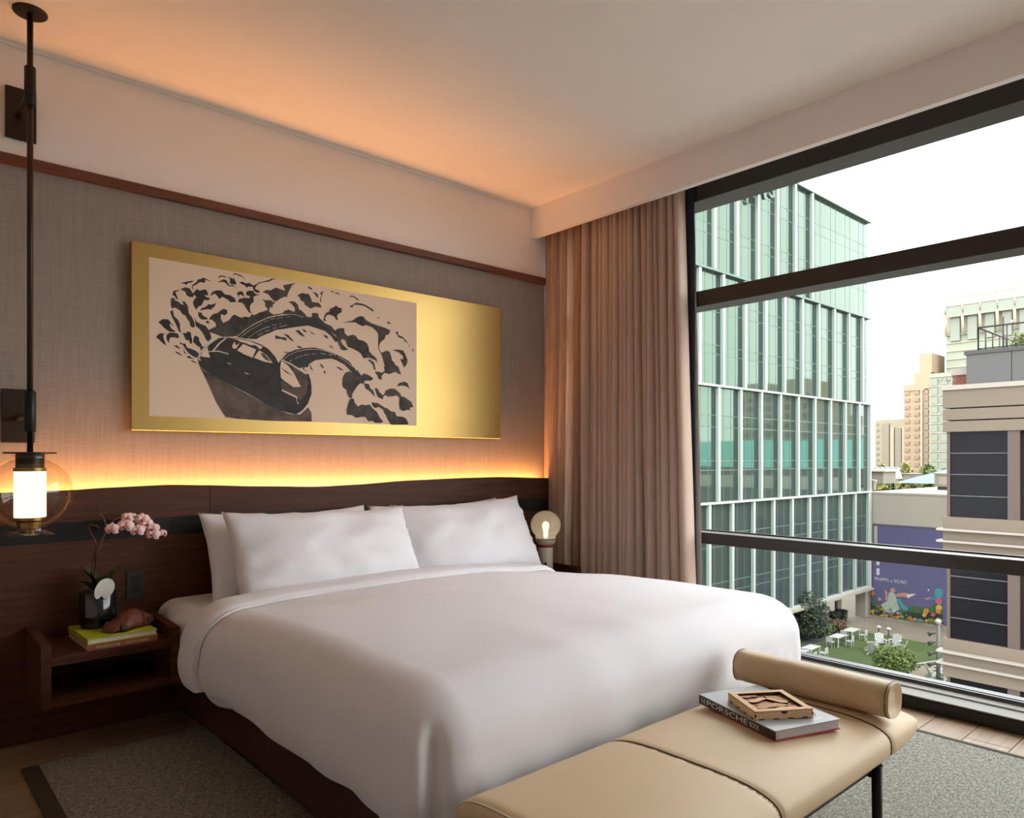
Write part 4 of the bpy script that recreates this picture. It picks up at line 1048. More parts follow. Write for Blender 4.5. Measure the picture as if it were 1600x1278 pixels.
flat('lawn', [(44,13.6),(55.0,13.6),(56.5,12.8),(56.5,0),(44,0)], 'lawn', G+.035, 'green lawn strip on the near side of the pale path', 'lawn')
flat('painted_line', [(54.6,15.2),(60.6,13.0),(60.7,13.15),(54.7,15.4)], 'white_line', G+.045, 'thin pale line crossing the lawn', 'path')
flat('driveway', [(10,22.4),(61.0,22.4),(63.5,26.5),(63.5,29),(10,29)], 'asphalt', G+.02, 'dark asphalt drive between lawn and glass building', 'driveway')

# ---- glass office block
YF = 23.5
LV = [-10.457, -1.787, 6.234, 14.078, 22.925]
FINS = [[42.15+2.88*(k-9) for k in range(19)], [40.45+2.84*(k-8) for k in range(18)], [41.0+2.865*(k-8) for k in range(18)], [42.78+2.85*(k-9) for k in range(15)]]
gb = root('office_building', (55, 40, G), 'green glass office block with white vertical fins left of the sky', 'building')
box('core', (16, 68.35, YF+.08, 62, LV[0], LV[4]-.1), 'facade_core', gb)
rnd = random.Random(2)
def pane(x0, x1, z0, z1):
    a = rnd.uniform(-.0016, .0016)*(x1-x0)/2; b = rnd.uniform(-.0016, .0016)*(z1-z0)/2
    me = pydata([(x0, YF+a+b, z0), (x1, YF-a+b, z0), (x1, YF-a-b, z1), (x0, YF+a-b, z1)], [(0,1,2,3)])
    obj('pane', me, rnd.choice(['facade_glass', 'facade_glass2']), gb)
FR = [0, .28, .36, .65, .75, 1.0]
bmm = bmesh.new()
for r in range(4):
    za, zb = LV[r], LV[r+1]; fx = [x for x in FINS[r] if x < 68.3]
    if r == 3: fx = fx + [68.35]
    edges = fx if r == 3 else fx + [68.35]
    for x0, x1 in zip(edges, edges[1:]):
        if r == 3 and x1-x0 > 4:
            nn = 4; sub = [(x0+(x1-x0)*i/nn, x0+(x1-x0)*(i+1)/nn) for i in range(nn)]
        else: sub = [(x0, x1)]
        for a, b in sub:
            for f0, f1 in (zip(FR, FR[1:]) if b > 39 else ((0, 1),)): pane(a, b, za+(zb-za)*f0+.03, za+(zb-za)*f1-.03)
            for q in (1, 2): xx = a+(b-a)*q/3; add_box(bmm, xx-.024, xx+.024, YF-.012, YF+.05, za, zb)
    for f0 in FR[1:-1]: zz = za+(zb-za)*f0; add_box(bmm, edges[0], 68.35, YF-.012, YF+.05, zz-.035, zz+.035)
    for x in fx[:-1] if r == 3 else fx:
        bm = bmesh.new(); add_box(bm, x-.13, x+.13, YF-.30, YF-.20, za+.1, zb-.1, 0); add_box(bm, x-.06, x+.06, YF-.20, YF-.02, za+.1, zb-.1, 1)
        obj('fin', bm_mesh(bm), ['fin_white', 'fin_green'], gb)
o = obj('mullion_grid', bm_mesh(bmm), 'mullion', gb); o['kind'] = 'stuff'
for i, z in enumerate(LV): box('ledge', (16, 68.45, YF-.34, YF+.02, z-.07, z+.07), 'fin_white' if i < 3 else 'mullion', gb)
box('corner_post', (68.3, 68.5, YF-.30, YF+.1, LV[0], LV[2]), 'fin_white', gb)
box('underside', (16, 68.35, YF-.6, 45, LV[0]-.25, LV[0]-.08), 'pale_wall', gb)
for x, y in ((62.9,25.2),(66.6,25.4),(59.0,25.2),(50.0,26.6),(44.0,26.6),(38.0,26.6)): lathe('column', [(0,0),(.30,0),(.30,LV[0]-G-.2),(0,LV[0]-G-.2)], (x,y,G), 'pale_wall', gb, 16)
box('lobby_wall', (16, 68.3, 29, 29.3, G, LV[0]-.2), 'dark_glass', gb)
def sgn(ch, u, v, h):
    p = ony(u, v, YF-.75); me = text_mesh(ch, h*1.35, ext=.12); me.transform(frame(p, (1,0,0), (0,0,1))); me.transform(Matrix.Translation(-wloc(gb))); me.materials.append(M['facade_core']); link(bpy.data.objects.new('sign_letter', me), gb)
sgn('S', 1199, 307, 1.45); sgn('A', 1180, 305, 1.45); sgn('H', 1163, 303, 1.3)

# ---- low building with the purple mural, white roof and roof furniture
XM = 69.0; ZR = -1.85
lb = root('mural_building', (90, -10, G), 'low grey building with white roof and purple mural wall', 'building')
box('wall', (XM, 118, -80, 23.9, G, ZR-.15), 'pale_wall', lb)
box('roof_deck', (XM+.3, 118, -80, 23.9, ZR-.15, ZR-.02), 'roof_white', lb)
box('parapet_cap', (XM-.05, XM+.35, -80, 23.9, ZR-.15, ZR+.02), 'grey_ledge', lb)
box('corner_wall', (68.4, 69.0, 23.7, 24.6, G, LV[1]), 'pale_wall', lb)
def mpt(u, v, x): return onx(u, v, x)
XB = XM-.06
nf = box('niche_frame', (XB, XM, 12.0, mpt(1364,820,XB).y, mpt(1364,856,XB).z-1.2, mpt(1364,818,XB).z), 'mural_frame', lb)
box('niche_panel', (XB-.03, XB, 12.0, mpt(1371,820,XB).y, mpt(1371,856,XB).z-1.0, mpt(1371,823,XB).z), 'mural_purple', nf)
box('niche_jamb', (XB-.05, XB, mpt(1371,820,XB).y, mpt(1366,820,XB).y, mpt(1371,856,XB).z-1.0, mpt(1371,822,XB).z), 'pale_wall', nf)
mb_top = mpt(1364,880,XB).z+1.0
mu = box('mural', (XB, XM, 10.0, mpt(1360,930,XB).y, G+.25, mb_top), 'mural_purple', lb)
def mtile(x, y): return 1350+x*140/1491, 880+y*140/1491
def mshape(pts, mat, lay):
    X = XB-.012-.006*lay; bm = bmesh.new(); P = [mpt(*mtile(*p), X) for p in pts]
    P = [Vector((p.x, p.y, max(p.z, G+.26))) for p in P]
    bm.faces.new([bm.verts.new(p) for p in P]); bmesh.ops.triangulate(bm, faces=bm.faces, ngon_method='EAR_CLIP'); return bm, mat
def mcol(n, c): M[n] = plain(n, tuple(.5*x for x in c), .8, var=.15, nscale=3)
for n, c in (('m_green',(.045,.115,.03)),('m_dark',(.016,.024,.014)),('m_dress',(.38,.44,.36)),('m_skin',(.45,.23,.17)),('m_teal',(.05,.27,.30)),('m_orange',(.52,.20,.03)),('m_yellow',(.52,.40,.04)),('m_pink',(.44,.09,.14)),('m_white',(.6,.58,.54)),('m_lime',(.20,.30,.05)),('m_blue',(.04,.22,.34))): mcol(n, c)
def mpart(name, items):
    mats_, out = [], bmesh.new()
    for i, (pts, mt, lay) in enumerate(items):
        if mt not in mats_: mats_.append(mt)
        X = XB-.012-.004*lay-.0008*i
        P = [mpt(*mtile(*p), X) for p in pts]; vs = [out.verts.new((p.x, p.y, max(p.z, G+.26))) for p in P]
        for tri in tessellate_polygon([[v.co for v in vs]]):
            if len(set(tri)) == 3: out.faces.new([vs[q] for q in tri]).material_index = mats_.index(mt)
    o = obj(name, bm_mesh(out), mats_, mu); o['kind'] = 'stuff'; return o
mpart('mural_figure', [
 ([(430,430),(460,410),(510,415),(520,470),(490,500),(440,480)], 'm_skin', 1),
 ([(345,450),(370,450),(390,500),(380,540),(420,560),(400,620),(350,620),(360,560)], 'm_skin', 1),
 ([(410,490),(470,480),(520,520),(540,600),(560,680),(600,760),(540,800),(420,830),(340,800),(280,690),(350,650),(400,620)], 'm_dress', 2),
 ([(510,520),(620,490),(700,490),(760,520),(850,510),(800,550),(740,585),(680,560),(540,560)], 'm_skin', 1),
 ([(700,520),(850,505),(850,525),(760,560),(730,585)], 'm_white', 3),
 ([(540,600),(600,590),(650,680),(740,740),(710,790),(650,780),(590,700)], 'm_teal', 3)])
fl_items = [([(105,600),(250,660),(330,760),(430,830),(560,800),(700,760),(820,710),(950,720),(1050,740),(1180,690),(1310,700),(1320,1085),(110,905)], 'm_green', 0),
 ([(105,660),(300,800),(520,850),(760,800),(900,830),(1100,820),(1315,860),(1320,1085),(110,905)], 'm_dark', 1)]
rnd = random.Random(5)
for k in range(210):
    t = rnd.random(); x = 115+1195*t; base = 905+.15*(x-110); y = base - rnd.random()**1.2*(150+60*math.sin(t*7)) ; r = rnd.uniform(9, 26)
    mt = rnd.choice(['m_orange','m_yellow','m_lime','m_lime','m_yellow','m_green','m_white','m_pink','m_orange','m_teal'])
    n = 7; a0 = rnd.random()*6
    fl_items.append(([(x+r*math.cos(a0+2*PI*q/n)*rnd.uniform(.7,1.1), y+r*math.sin(a0+2*PI*q/n)*rnd.uniform(.7,1.1)) for q in range(n)], mt, 2))
for (x, y, r, mt) in ((1030,800,58,'m_orange'),(1005,860,40,'m_yellow'),(550,910,48,'m_orange'),(810,985,46,'m_orange'),(1240,630,66,'m_pink'),(1250,740,60,'m_yellow'),(1240,800,50,'m_orange'),(1150,855,42,'m_pink'),(1230,960,62,'m_lime'),(290,885,36,'m_yellow'),(140,800,34,'m_yellow'),(145,500,40,'m_orange'),(260,600,34,'m_skin'),(240,715,22,'m_pink'),(1290,1040,36,'m_orange'),(930,960,40,'m_teal')):
    fl_items.append(([(x+r*math.cos(2*PI*q/9)*rnd.uniform(.75,1.05), y+r*math.sin(2*PI*q/9)*rnd.uniform(.75,1.05)) for q in range(9)], mt, 4))
mpart('mural_flowers', fl_items)
mpart('mural_bird', [
 ([(1180,450),(1220,410),(1310,440),(1315,560),(1240,590),(1140,620),(1110,600),(1170,540)], 'm_blue', 1),
 ([(1200,430),(1260,430),(1300,520),(1220,560),(1180,500)], 'm_teal', 2),
 ([(990,570),(1060,585),(1110,550),(1100,590),(1040,610)], 'm_skin', 2),
 ([(1050,450),(1085,425),(1080,465)], 'm_white', 2)])
def wall_text(s, u0, v0, u1, h):
    a = mpt(u0, v0, XB-.03); b = mpt(u1, v0, XB-.03); me = text_mesh(s, 1)
    xs_ = [v.co.x for v in me.vertices]; ys_ = [v.co.y for v in me.vertices]; W_ = max(xs_)-min(xs_); H_ = max(ys_)-min(ys_)
    for v in me.vertices: v.co.x = (v.co.x-min(xs_))*(a.y-b.y)/W_; v.co.y = (v.co.y-min(ys_))*h/H_
    me.transform(frame(a, (0,-1,0), (0,0,1))); me.transform(Matrix.Translation(-wloc(mu))); me.materials.append(M['m_white']); link(bpy.data.objects.new('lettering', me), mu)
wall_text('PHIPPS x SCAD', 1367, 906.5, 1416.5, .30)
for z_ in (0, .9):   # pale upright marks beside the lettering
    p = mpt(1369.5, 898, XB-.02); box('mural_mark', (XB-.02, XB, p.y-.25, p.y, p.z+z_, p.z+z_+.6), 'm_white', mu)

def roofthing(name, x, u0, u1, v0, v1, dep, mat, label, cat):
    a, b = mpt(u0, v1, x), mpt(u1, v0, x); t = root(name, (x, (a.y+b.y)/2, ZR-.02), label, cat)
    return t, a.y, b.y, b.z
t, ya, yb, zt = roofthing('rooftop_unit', 79, 1460, 1480, 741, 764, 3, 'cream', 'cream air conditioning unit on the white roof by the grey building', 'roof unit')
M['unit_cream'] = plain('unit_cream', (0.1564,0.1426,0.1081), .7)
box('casing', (79, 82, yb-2, ya, ZR+.3, zt), 'unit_cream', t, .05); box('lid', (78.9, 82.1, yb-2.1, ya+.1, zt, zt+.12), 'grey_ledge', t)
box('service_panel', (78.95, 79, yb-1.0, ya-.4, ZR+.5, zt-.25), 'grey_ledge', t); box('skid', (79.2, 81.8, yb-1.8, ya-.2, ZR, ZR+.3), 'dark_gap', t)
t, ya, yb, zt = roofthing('rooftop_unit', 104, 1411, 1428, 741, 748, 3, 'cream', 'small grey green roof unit beside the glass skylight', 'roof unit')
box('casing', (104, 107, yb, ya, ZR, zt), 'unit_cream', t, .05); box('lid', (103.9, 107.1, yb-.1, ya+.1, zt, zt+.1), 'grey_ledge', t)
t, ya, yb, zt = roofthing('roof_hut', 92, 1357, 1380, 737, 750, 3, 'cream', 'tan roof access hut next to the glass office block', 'roof hut')
box('hut_wall', (92, 96, yb, ya, ZR, zt), 'unit_cream', t, .04); box('hut_roof', (91.7, 96.3, yb-.3, ya+.3, zt, zt+.2), 'roof_white', t)
t, ya, yb, zt = roofthing('roof_vent', 74, 1362, 1368, 750, 766, 1, 'cream', 'short white vent pipe on the white roof edge', 'vent')
lathe('pipe', [(0,ZR),(.22,ZR),(.22,zt-.2),(0,zt-.2)], (74,(ya+yb)/2,0), 'grey_ledge', t, 14); lathe('cap', [(0,zt-.2),(.32,zt-.2),(.32,zt),(0,zt+.05)], (74,(ya+yb)/2,0), 'grey_ledge', t, 14)
# sloping skylight
sk = root('skylight', (112, 34, ZR), 'sloping green glass skylight on the white roof', 'skylight')
M['sky_green'] = mirror_glass('sky_green', (0.0460,0.0874,0.0552), .1)
s0, s1 = mpt(1357,731,116), mpt(1404,731,116); q0, q1 = mpt(1357,748,110), mpt(1410,748,110)
for k in range(6):
    A = s0.lerp(s1, k/6); B = s0.lerp(s1, (k+1)/6-.02); C_ = q0.lerp(q1, (k+1)/6-.02); D_ = q0.lerp(q1, k/6)
    obj('pane', pydata([A, B, C_, D_], [(0,1,2,3)]), 'sky_green', sk)
    tube('glazing_bar', [s0.lerp(s1, (k+1)/6-.01)+Vector((-.05,0,.05)), q0.lerp(q1, (k+1)/6-.01)+Vector((-.05,0,.05))], .10, 'fin_white', sk, 6)
tube('ridge_bar', [s0, s1], .12, 'fin_white', sk, 6); tube('sill_bar', [q0, q1], .12, 'fin_white', sk, 6)
# blue hipped roof
M['roof_blue'] = plain('roof_blue', (0.0332,0.0587,0.0736), .6, var=.1, nscale=.3)
hr = root('hipped_roof', (112, 18, ZR), 'blue hipped roof rising behind the white roof', 'roof')
a = mpt(1424,750,104); b = mpt(1475,753,98); y0 = a.y; y1 = b.y-14; zt = mpt(1470,722,110).z
obj('roof_slope', pydata([(98,y1,ZR-.02),(98,y0,ZR-.02),(122,y0,ZR-.02),(122,y1,ZR-.02),(110,y0-5.5,zt),(110,y1,zt)], [(0,1,4,5),(1,2,4),(2,3,5,4),(3,0,5)]), 'roof_blue', hr)
box('ridge_box', (109, 111, y1, y0-5.2, zt, zt+.9), 'roof_blue', hr); box('chimney', (112, 113, y0-4.6, y0-4.2, zt-1, zt+1.3), 'unit_cream', hr)

# ---- grey banded building at the right
XG = 27.85; YE = 4.70
gg = root('banded_building', (32, 0, G), 'grey banded building with dark windows at the right edge', 'building')
box('core', (XG+.35, 40, -9, YE-.1, G, 3.70), 'dark_gap', gg)
def band(z0, z1, x=XG, ye=YE, mat='grey_panel'): box('band', (x, x+.4, -9, ye, z0, z1), mat, gg, .01, 1)
band(3.02, 3.64); band(2.60, 2.98); band(2.19, 2.56)
box('roof_cap', (XG-.06, XG+1.1, -9, YE+.05, 3.64, 3.80), 'grey_ledge', gg)
for k in range(3):
    zt = -.75-4.22*k
    band(zt-.40, zt); box('ledge', (XG-.22, XG+.3, -9, YE+.14, zt-.47, zt-.40), 'grey_ledge', gg)
    band(zt-.80, zt-.47); box('ledge', (XG-.22, XG+.3, -9, YE+.14, zt-.87, zt-.80), 'grey_ledge', gg)
    band(zt-1.33, zt-.87)
for (z0, z1) in ((-.75, 2.19), (-4.97, -2.08), (-9.19, -6.30)):
    yy = YE-.10
    box('window_frame', (XG+.10, XG+.34, yy-.10, yy, z0, z1), 'dark_frame', gg)
    for wdt in (1.80, .34, 1.9, 1.9, 1.9):
        if wdt > 1:
            wd = obj('window', pydata([(XG+.16,yy-.1,z0),(XG+.16,yy-wdt,z0),(XG+.16,yy-wdt,z1),(XG+.16,yy-.1,z1)], [(0,1,2,3)]), 'dark_glass', gg)
            for q in (.25, .5, .75): box('glazing_bar', (XG+.12, XG+.17, yy-wdt, yy-.1, z0+(z1-z0)*q-.015, z0+(z1-z0)*q+.015), 'terrace_wall', wd)
        else: box('pier', (XG+.06, XG+.34, yy-wdt, yy, z0, z1), 'dark_frame', gg)
        yy -= wdt
tw = root('terrace', (30, 0, 3.8), 'dark grey roof terrace wall with black railing', 'terrace')
box('terrace_wall', (XG+1.0, 36, -9, 2.9, 3.8, 4.93), 'terrace_wall', tw); box('terrace_wall', (XG+1.0, 36, 2.92, 4.26, 3.8, 4.93), 'terrace_wall', tw)
box('coping', (XG+.95, 36, -9, 4.32, 4.93, 5.06), 'railing', tw)
XT = XG+1.1
for (a, b) in (((XT,3.92),(XT,-9)), ((XT,3.92),(36,3.92))):
    tube('handrail', [(a[0],a[1],5.86),(b[0],b[1],5.86)], .030, 'railing', tw, 6); tube('bottom_rail', [(a[0],a[1],5.12),(b[0],b[1],5.12)], .02, 'railing', tw, 6)
    ln_ = math.hypot(b[0]-a[0], b[1]-a[1]); n = int(ln_/.85)
    for k in range(n+1): s = k*.85/ln_; tube('post', [(a[0]+(b[0]-a[0])*s, a[1]+(b[1]-a[1])*s, 5.0), (a[0]+(b[0]-a[0])*s, a[1]+(b[1]-a[1])*s, 5.86)], .024, 'railing', tw, 6)
tube('light_pole', [(XT+.1,3.2,5.0),(XT+.1,3.2,6.15)], .028, 'railing', tw, 6)
for yq in (2.95, 2.45):
    lathe('lamp_bulb', [(0,5.93),(.025,5.94),(.028,5.97),(.01,6.0),(0,6.01)], (XT+.1,yq,0), 'bulb', tw, 10)
bk = root('brick_parapet', (XG+2.2, 4.6, 3.8), 'low red brick parapet with cream cap on the grey roof', 'parapet')
p0, p1 = onx(1488, 604, XG+1.6), onx(1512, 604, XG+1.6)
box('mortar', (XG+1.62, XG+2.4, p1.y-.3, p0.y, 3.8, 4.30), 'grey_panel', bk)
for rz in range(5):
    for ky in range(5):
        yy = p0.y - (ky+(rz % 2)*.5)*.20
        if yy-.18 > p1.y-.3: box('brick', (XG+1.60, XG+1.64, yy-.185, yy, 3.82+rz*.098, 3.82+rz*.098+.082), 'brick', bk)
box('cap', (XG+1.55, XG+2.4, p1.y-.3, p0.y+.03, 4.30, 4.55), 'grey_ledge', bk)

# ---- trees and planting: scattered leaf blades on a crown
def leafmat(n, c): M[n] = plain(n, tuple(.5*x for x in c), .7, var=.5, nscale=1.5); return n
leafmat('leaf_lime', (.115,.17,.02)); leafmat('leaf_dark', (.030,.052,.018)); leafmat('leaf_mid', (.075,.125,.02)); leafmat('leaf_olive', (.30,.29,.07)); leafmat('leaf_red', (.16,.08,.03))
def crown_me(c, rx, ry, rz, n, size, seed):
    r = random.Random(seed); v, f = [], []
    for k in range(n):
        d = Vector((r.gauss(0,1), r.gauss(0,1), r.gauss(0,1))).normalized(); q = r.random()**.4
        p = Vector((c[0]+d.x*rx*q*(1+.3*n3(d.x*2,d.y*2,d.z*2+seed)), c[1]+d.y*ry*q*(1+.3*n3(d.x*2+5,d.y*2,seed)), c[2]+d.z*rz*q))
        a = Vector((r.gauss(0,1), r.gauss(0,1), r.gauss(0,1))).normalized(); b = a.orthogonal().normalized(); s = size*r.uniform(.6,1.3)
        i = len(v); v += [p-a*s, p+b*s*.5, p+a*s, p-b*s*.5]; f.append((i,i+1,i+2,i+3))
    return pydata(v, f)
def tree(name, base, h, rx, rz, n, size, mat, label, cat='tree', seed=1, group=None, trunk=True):
    t = root(name, base, label, cat, group); c = (base[0], base[1], base[2]+h-rz)
    obj('foliage', crown_me(c, rx, rx, rz, n, size, seed), mat, t)
    if trunk: tube('trunk', [base, (base[0]+.1, base[1], base[2]+h*.4), (base[0], base[1]+.1, base[2]+h-rz*.6)], [.12*rx*.5+.05, .09*rx*.4+.04, .04], 'stem', t, 7)
    return t
pt = onz(1405, 1068, G)
tree('leafy_tree', (50.2,14.55,G), 2.35, 1.45, .95, 2600, .12, 'leaf_lime', 'bright green young tree in front of the lawn chairs', seed=3)
for i, (x, y, h, r, m, lb_) in enumerate(((56.3,23.4,4.0,1.75,'leaf_dark','dark bushy tree nearest the bed under the glass block'),(60.6,25.4,4.4,1.5,'leaf_mid','tall bushy tree under the glass block, beside the right hedge'),(52.2,24.4,3.2,1.7,'leaf_dark','dark low shrub half hidden by the duvet edge'))):
    tree('bush', (x,y,G), h, r, h*.48, 3200, .13, m, lb_, 'shrub', seed=20+i, group='planting under the glass block')
def hedge(x0, x1, y0, y1, h, m, label, seed):
    r = random.Random(seed); v, f = [], []
    for k in range(1400):
        p = Vector((r.uniform(x0,x1), r.uniform(y0,y1), G+r.random()**.6*h)); a = Vector((r.gauss(0,1), r.gauss(0,1), r.gauss(0,1))).normalized(); b = a.orthogonal().normalized(); s = .14*r.uniform(.6,1.2)
        i = len(v); v += [p-a*s, p+b*s*.5, p+a*s, p-b*s*.5]; f.append((i,i+1,i+2,i+3))
    t = root('hedge', ((x0+x1)/2,(y0+y1)/2,G), label, 'hedge', 'planting under the glass block'); obj('foliage', pydata(v, f), m, t)
    box('branch_core', (x0+.25,x1-.25,y0+.2,y1-.2,G,G+h*.75), 'leaf_dark', t)
hedge(60.6, 62.2, 22.7, 24.1, .8, 'leaf_red', 'reddish trimmed hedge at the lawn corner', 1)
hedge(57.5, 60.5, 22.8, 23.6, .7, 'leaf_mid', 'green trimmed hedge along the drive beside the red hedge', 2)
hedge(63.4, 66.2, 24.3, 25.1, .9, 'leaf_dark', 'dark trimmed hedge between two columns of the glass block', 3)
hedge(50.5, 54.0, 22.6, 23.4, .6, 'leaf_mid', 'low green hedge at the near lawn end', 4)
for i, (u, r_, m) in enumerate(((1378,3.4,'leaf_olive'),(1396,3.6,'leaf_mid'),(1414,3.8,'leaf_olive'),(1432,4.0,'leaf_olive'),(1450,4.0,'leaf_lime'),(1468,3.8,'leaf_mid'))):
    p = onx(u, 735, 150)
    tree('distant_tree', (150+3*(i % 2), p.y, G), 17-HZ*0-3.2-(i % 2), r_*.4, 4.5, 900, .6, m, ['yellowish distant tree nearest the glass skylight','green distant tree second from the glass skylight','olive distant tree left of the pink tower foot','olive distant tree under the pink tower','lime distant tree right of the pink tower foot','green distant tree nearest the blue roof'][i], seed=40+i, group='distant trees behind the white roof')
tree('terrace_plant', (XT+.6, 2.75, 5.0), .62, .42, .28, 260, .07, 'leaf_lime', 'yellow green plant behind the terrace railing', 'plant', 60)

# ---- lawn furniture
M['white_furn'] = plain('white_furn', (0.2852,0.2852,0.2668), .6)
def lawn_table(x, y, rz, label):
    t = root('lawn_table', (x,y,G+.03), label, 'table', 'white tables on the lawn edge')
    for n, e in (('table_top', (-.75,.75,-.4,.4,.70,.75)),): me = box_me(*e, .01); me.materials.append(M['white_furn']); link(bpy.data.objects.new(n, me), t)
    for sx in (-.68,.68):
        for sy in (-.34,.34): me = box_me(sx-.04,sx+.04,sy-.04,sy+.04,0,.70); me.materials.append(M['white_furn']); link(bpy.data.objects.new('leg', me), t)
    t.rotation_euler.z = rz; return t
def lawn_chair(x, y, rz, label, group):
    t = root('lawn_chair', (x,y,G+.03), label, 'chair', group)
    def p(n, e): me = box_me(*e, .006); me.materials.append(M['white_furn']); return link(bpy.data.objects.new(n, me), t)
    p('seat', (-.24,.24,-.24,.24,.42,.46)); p('backrest', (-.24,.24,.20,.24,.46,.86))
    for sx in (-.22,.18):
        for sy in (-.22,.18): p('leg', (sx,sx+.04,sy,sy+.04,0,.42))
    t.rotation_euler.z = rz; return t
for i, (u, v) in enumerate(((1330.5,998.5),(1309,1008.5),(1267,1027),(1249,1034))):
    q = onz(u, v, G); nm = ['farthest from the bed','second from the red hedge','third from the red hedge','cut off by the bench bolster'][i]
    lawn_table(q.x, q.y, .0, 'white lawn table '+nm)
    lawn_chair(q.x-1.05, q.y+.1, -PI/2+PI, 'white chair left of the lawn table '+nm, 'chairs at the lawn tables')
    lawn_chair(q.x+.2, q.y-.85, PI, 'white chair right of the lawn table '+nm, 'chairs at the lawn tables')
def adirondack(x, y, rz, label, group='white adirondack chairs'):
    t = root('adirondack_chair', (x,y,G+.03), label, 'chair', group)
    def sl(n, a, b, w, th=.03):
        a, b = Vector(a), Vector(b); d = (b-a).normalized(); s = Vector((1,0,0)); nn = s.cross(d).normalized()*th/2; bm = bmesh.new(); vs = []
        for q in (a, b):
            for k, l in ((-1,-1),(1,-1),(1,1),(-1,1)): vs.append(bm.verts.new(q + s*w/2*k + nn*l))
        for q in ((0,1,2,3),(7,6,5,4),(0,4,5,1),(1,5,6,2),(2,6,7,3),(3,7,4,0)): bm.faces.new([vs[i] for i in q])
        me = bm_mesh(bm); me.materials.append(M['white_furn']); return link(bpy.data.objects.new(n, me), t)
    for k in range(5): sl('back_slat', (-.24+k*.12, .22, .26), (-.27+k*.135, .55, 1.02-.05*abs(k-2)), .10)
    for k in range(4): sl('seat_slat', (0, -.30+k*.14, .40-k*.045), (0, -.19+k*.14, .365-k*.045), .56)
    for sx in (-.34, .34):
        sl('arm', (sx, -.38, .58), (sx, .36, .56), .13); sl('front_leg', (sx*.9, -.30, 0), (sx*.9, -.28, .57), .05, .10)
        sl('back_leg', (sx*.85, -.30, .38), (sx*.85, .62, .02), .05, .10)
    t.rotation_euler.z = rz; return t
cx_, cy_ = 57.3, 17.65
CH = [(onz(1364,1017,G), 'leftmost adirondack chair of the lawn circle, seen side on'), (onz(1376,1011.5,G), 'far left adirondack chair of the lawn circle'), (onz(1398,1012.5,G), 'far right adirondack chair of the lawn circle'), (onz(1388,1025.5,G), 'nearest adirondack chair of the lawn circle, back to window'), (onz(1405,1021,G), 'rightmost adirondack chair of the lawn circle'), (onz(1367,1023.5,G), 'near left adirondack chair of the lawn circle')]
cc = sum((c for c, _ in CH), Vector())/len(CH)
for q, l in CH:
    d = cc-q; adirondack(q.x, q.y, math.atan2(d.y, d.x)+PI/2, l)
for (u, v, a, l) in ((1460,1062,.6,'adirondack chair beside the lamp post, left one'),(1473,1056,2.6,'adirondack chair beside the lamp post, right one'),(1478,1068,4.0,'adirondack chair beside the lamp post, nearest one')):
    q = onz(u, v, G); adirondack(q.x, q.y, a, l, 'adirondack chairs by the lamp post')
lp = root('lamp_post', (51.5,12.3,G), 'tall grey lamp post with floodlights by the lawn', 'lamp post')
M['post_grey'] = plain('post_grey', (.09,.09,.085), .6)
tube('pole', [(51.5,12.3,G),(51.5,12.3,G+3.95)], [.13,.11], 'post_grey', lp, 10); lathe('base_plate', [(0,0),(.22,0),(.22,.06),(0,.06)], (51.5,12.3,G), 'post_grey', lp, 12)
lathe('lamp_head', [(0,3.95),(.14,3.95),(.20,4.12),(.10,4.25),(0,4.27)], (51.5,12.3,G), 'white_furn', lp, 12)
for z_ in (3.35, 2.75, 2.05, 1.35):
    for s_ in (1,): tube('floodlight', [(51.42,12.42,G+z_),(51.3,12.62,G+z_-.02),(51.2,12.80,G+z_-.12)], [.04,.09,.15], 'railing', lp, 8)
for i, (u, v) in enumerate(((1373,991),(1388.3,994))):
    q = onz(u, v, G); t = root('bollard_lamp', (q.x,q.y,G), ['left','right'][i]+' small bollard lamp with white head at the lawn edge', 'bollard lamp', 'bollard lamps')
    lathe('stem', [(0,0),(.16,0),(.16,.03),(.045,.05),(.045,.55),(0,.55)], (q.x,q.y,G), 'railing', t, 10); lathe('head', [(0,.55),(.20,.56),(.20,.66),(.05,.74),(0,.74)], (q.x,q.y,G), 'white_furn', t, 12)

# ---- skyline
def tower(name, x, u0, u1, v, dep, mat, label, win=None, base=G):
    a, b = onx(u0, v, x), onx(u1, v, x); t = root(name, (x+dep/2, (a.y+b.y)/2, base), label, 'building', 'distant towers')
    box('shaft', (x, x+dep, b.y, a.y, base, a.z), mat, t); return t, b.y, a.y, a.z
M['t_pink'] = plain('t_pink', (0.2793,0.1981,0.1240), .8); M['t_green'] = plain('t_green', (0.1822,0.2008,0.1443), .5); M['t_greenpane'] = plain('t_greenpane', (0.1457,0.1628,0.1217), .3); M['t_grey'] = plain('t_grey', (0.2550,0.2171,0.1488), .8)
M['t_win'] = plain('t_win', (0.1822,0.1303,0.0857), .4); M['t_white'] = plain('t_white', (0.3036,0.2605,0.1848), .6); M['t_greywin'] = plain('t_greywin', (0.1639,0.1466,0.1037), .4)
def winbox(w, h, d=.4):
    me = box_me(-d, 0, -w/2, w/2, 0, h); return me
def windows(t, x, ys, zs, w, h, mat, name='window'):
    me = winbox(w, h); me.materials.append(M[mat]); o0 = wloc(t)
    for yy in ys:
        for zz in zs: o = bpy.data.objects.new(name, me); o.location = Vector((x, yy, zz))-o0; link(o, t)
t, y0, y1, zt = tower('apartment_tower', 330, 1412, 1452, 602, 22, 't_pink', 'peach stone apartment tower with small dark windows')
zs = [zt-4.2-3.05*k for k in range(17)]
windows(t, 330, [y1-1.4], zs, 1.9, 1.4, 't_win'); windows(t, 330, [y1-5.2], zs, 2.0, 1.4, 't_win'); windows(t, 330, [y1-9.0], [z for i, z in enumerate(zs)], 1.3, 2.4, 't_win')
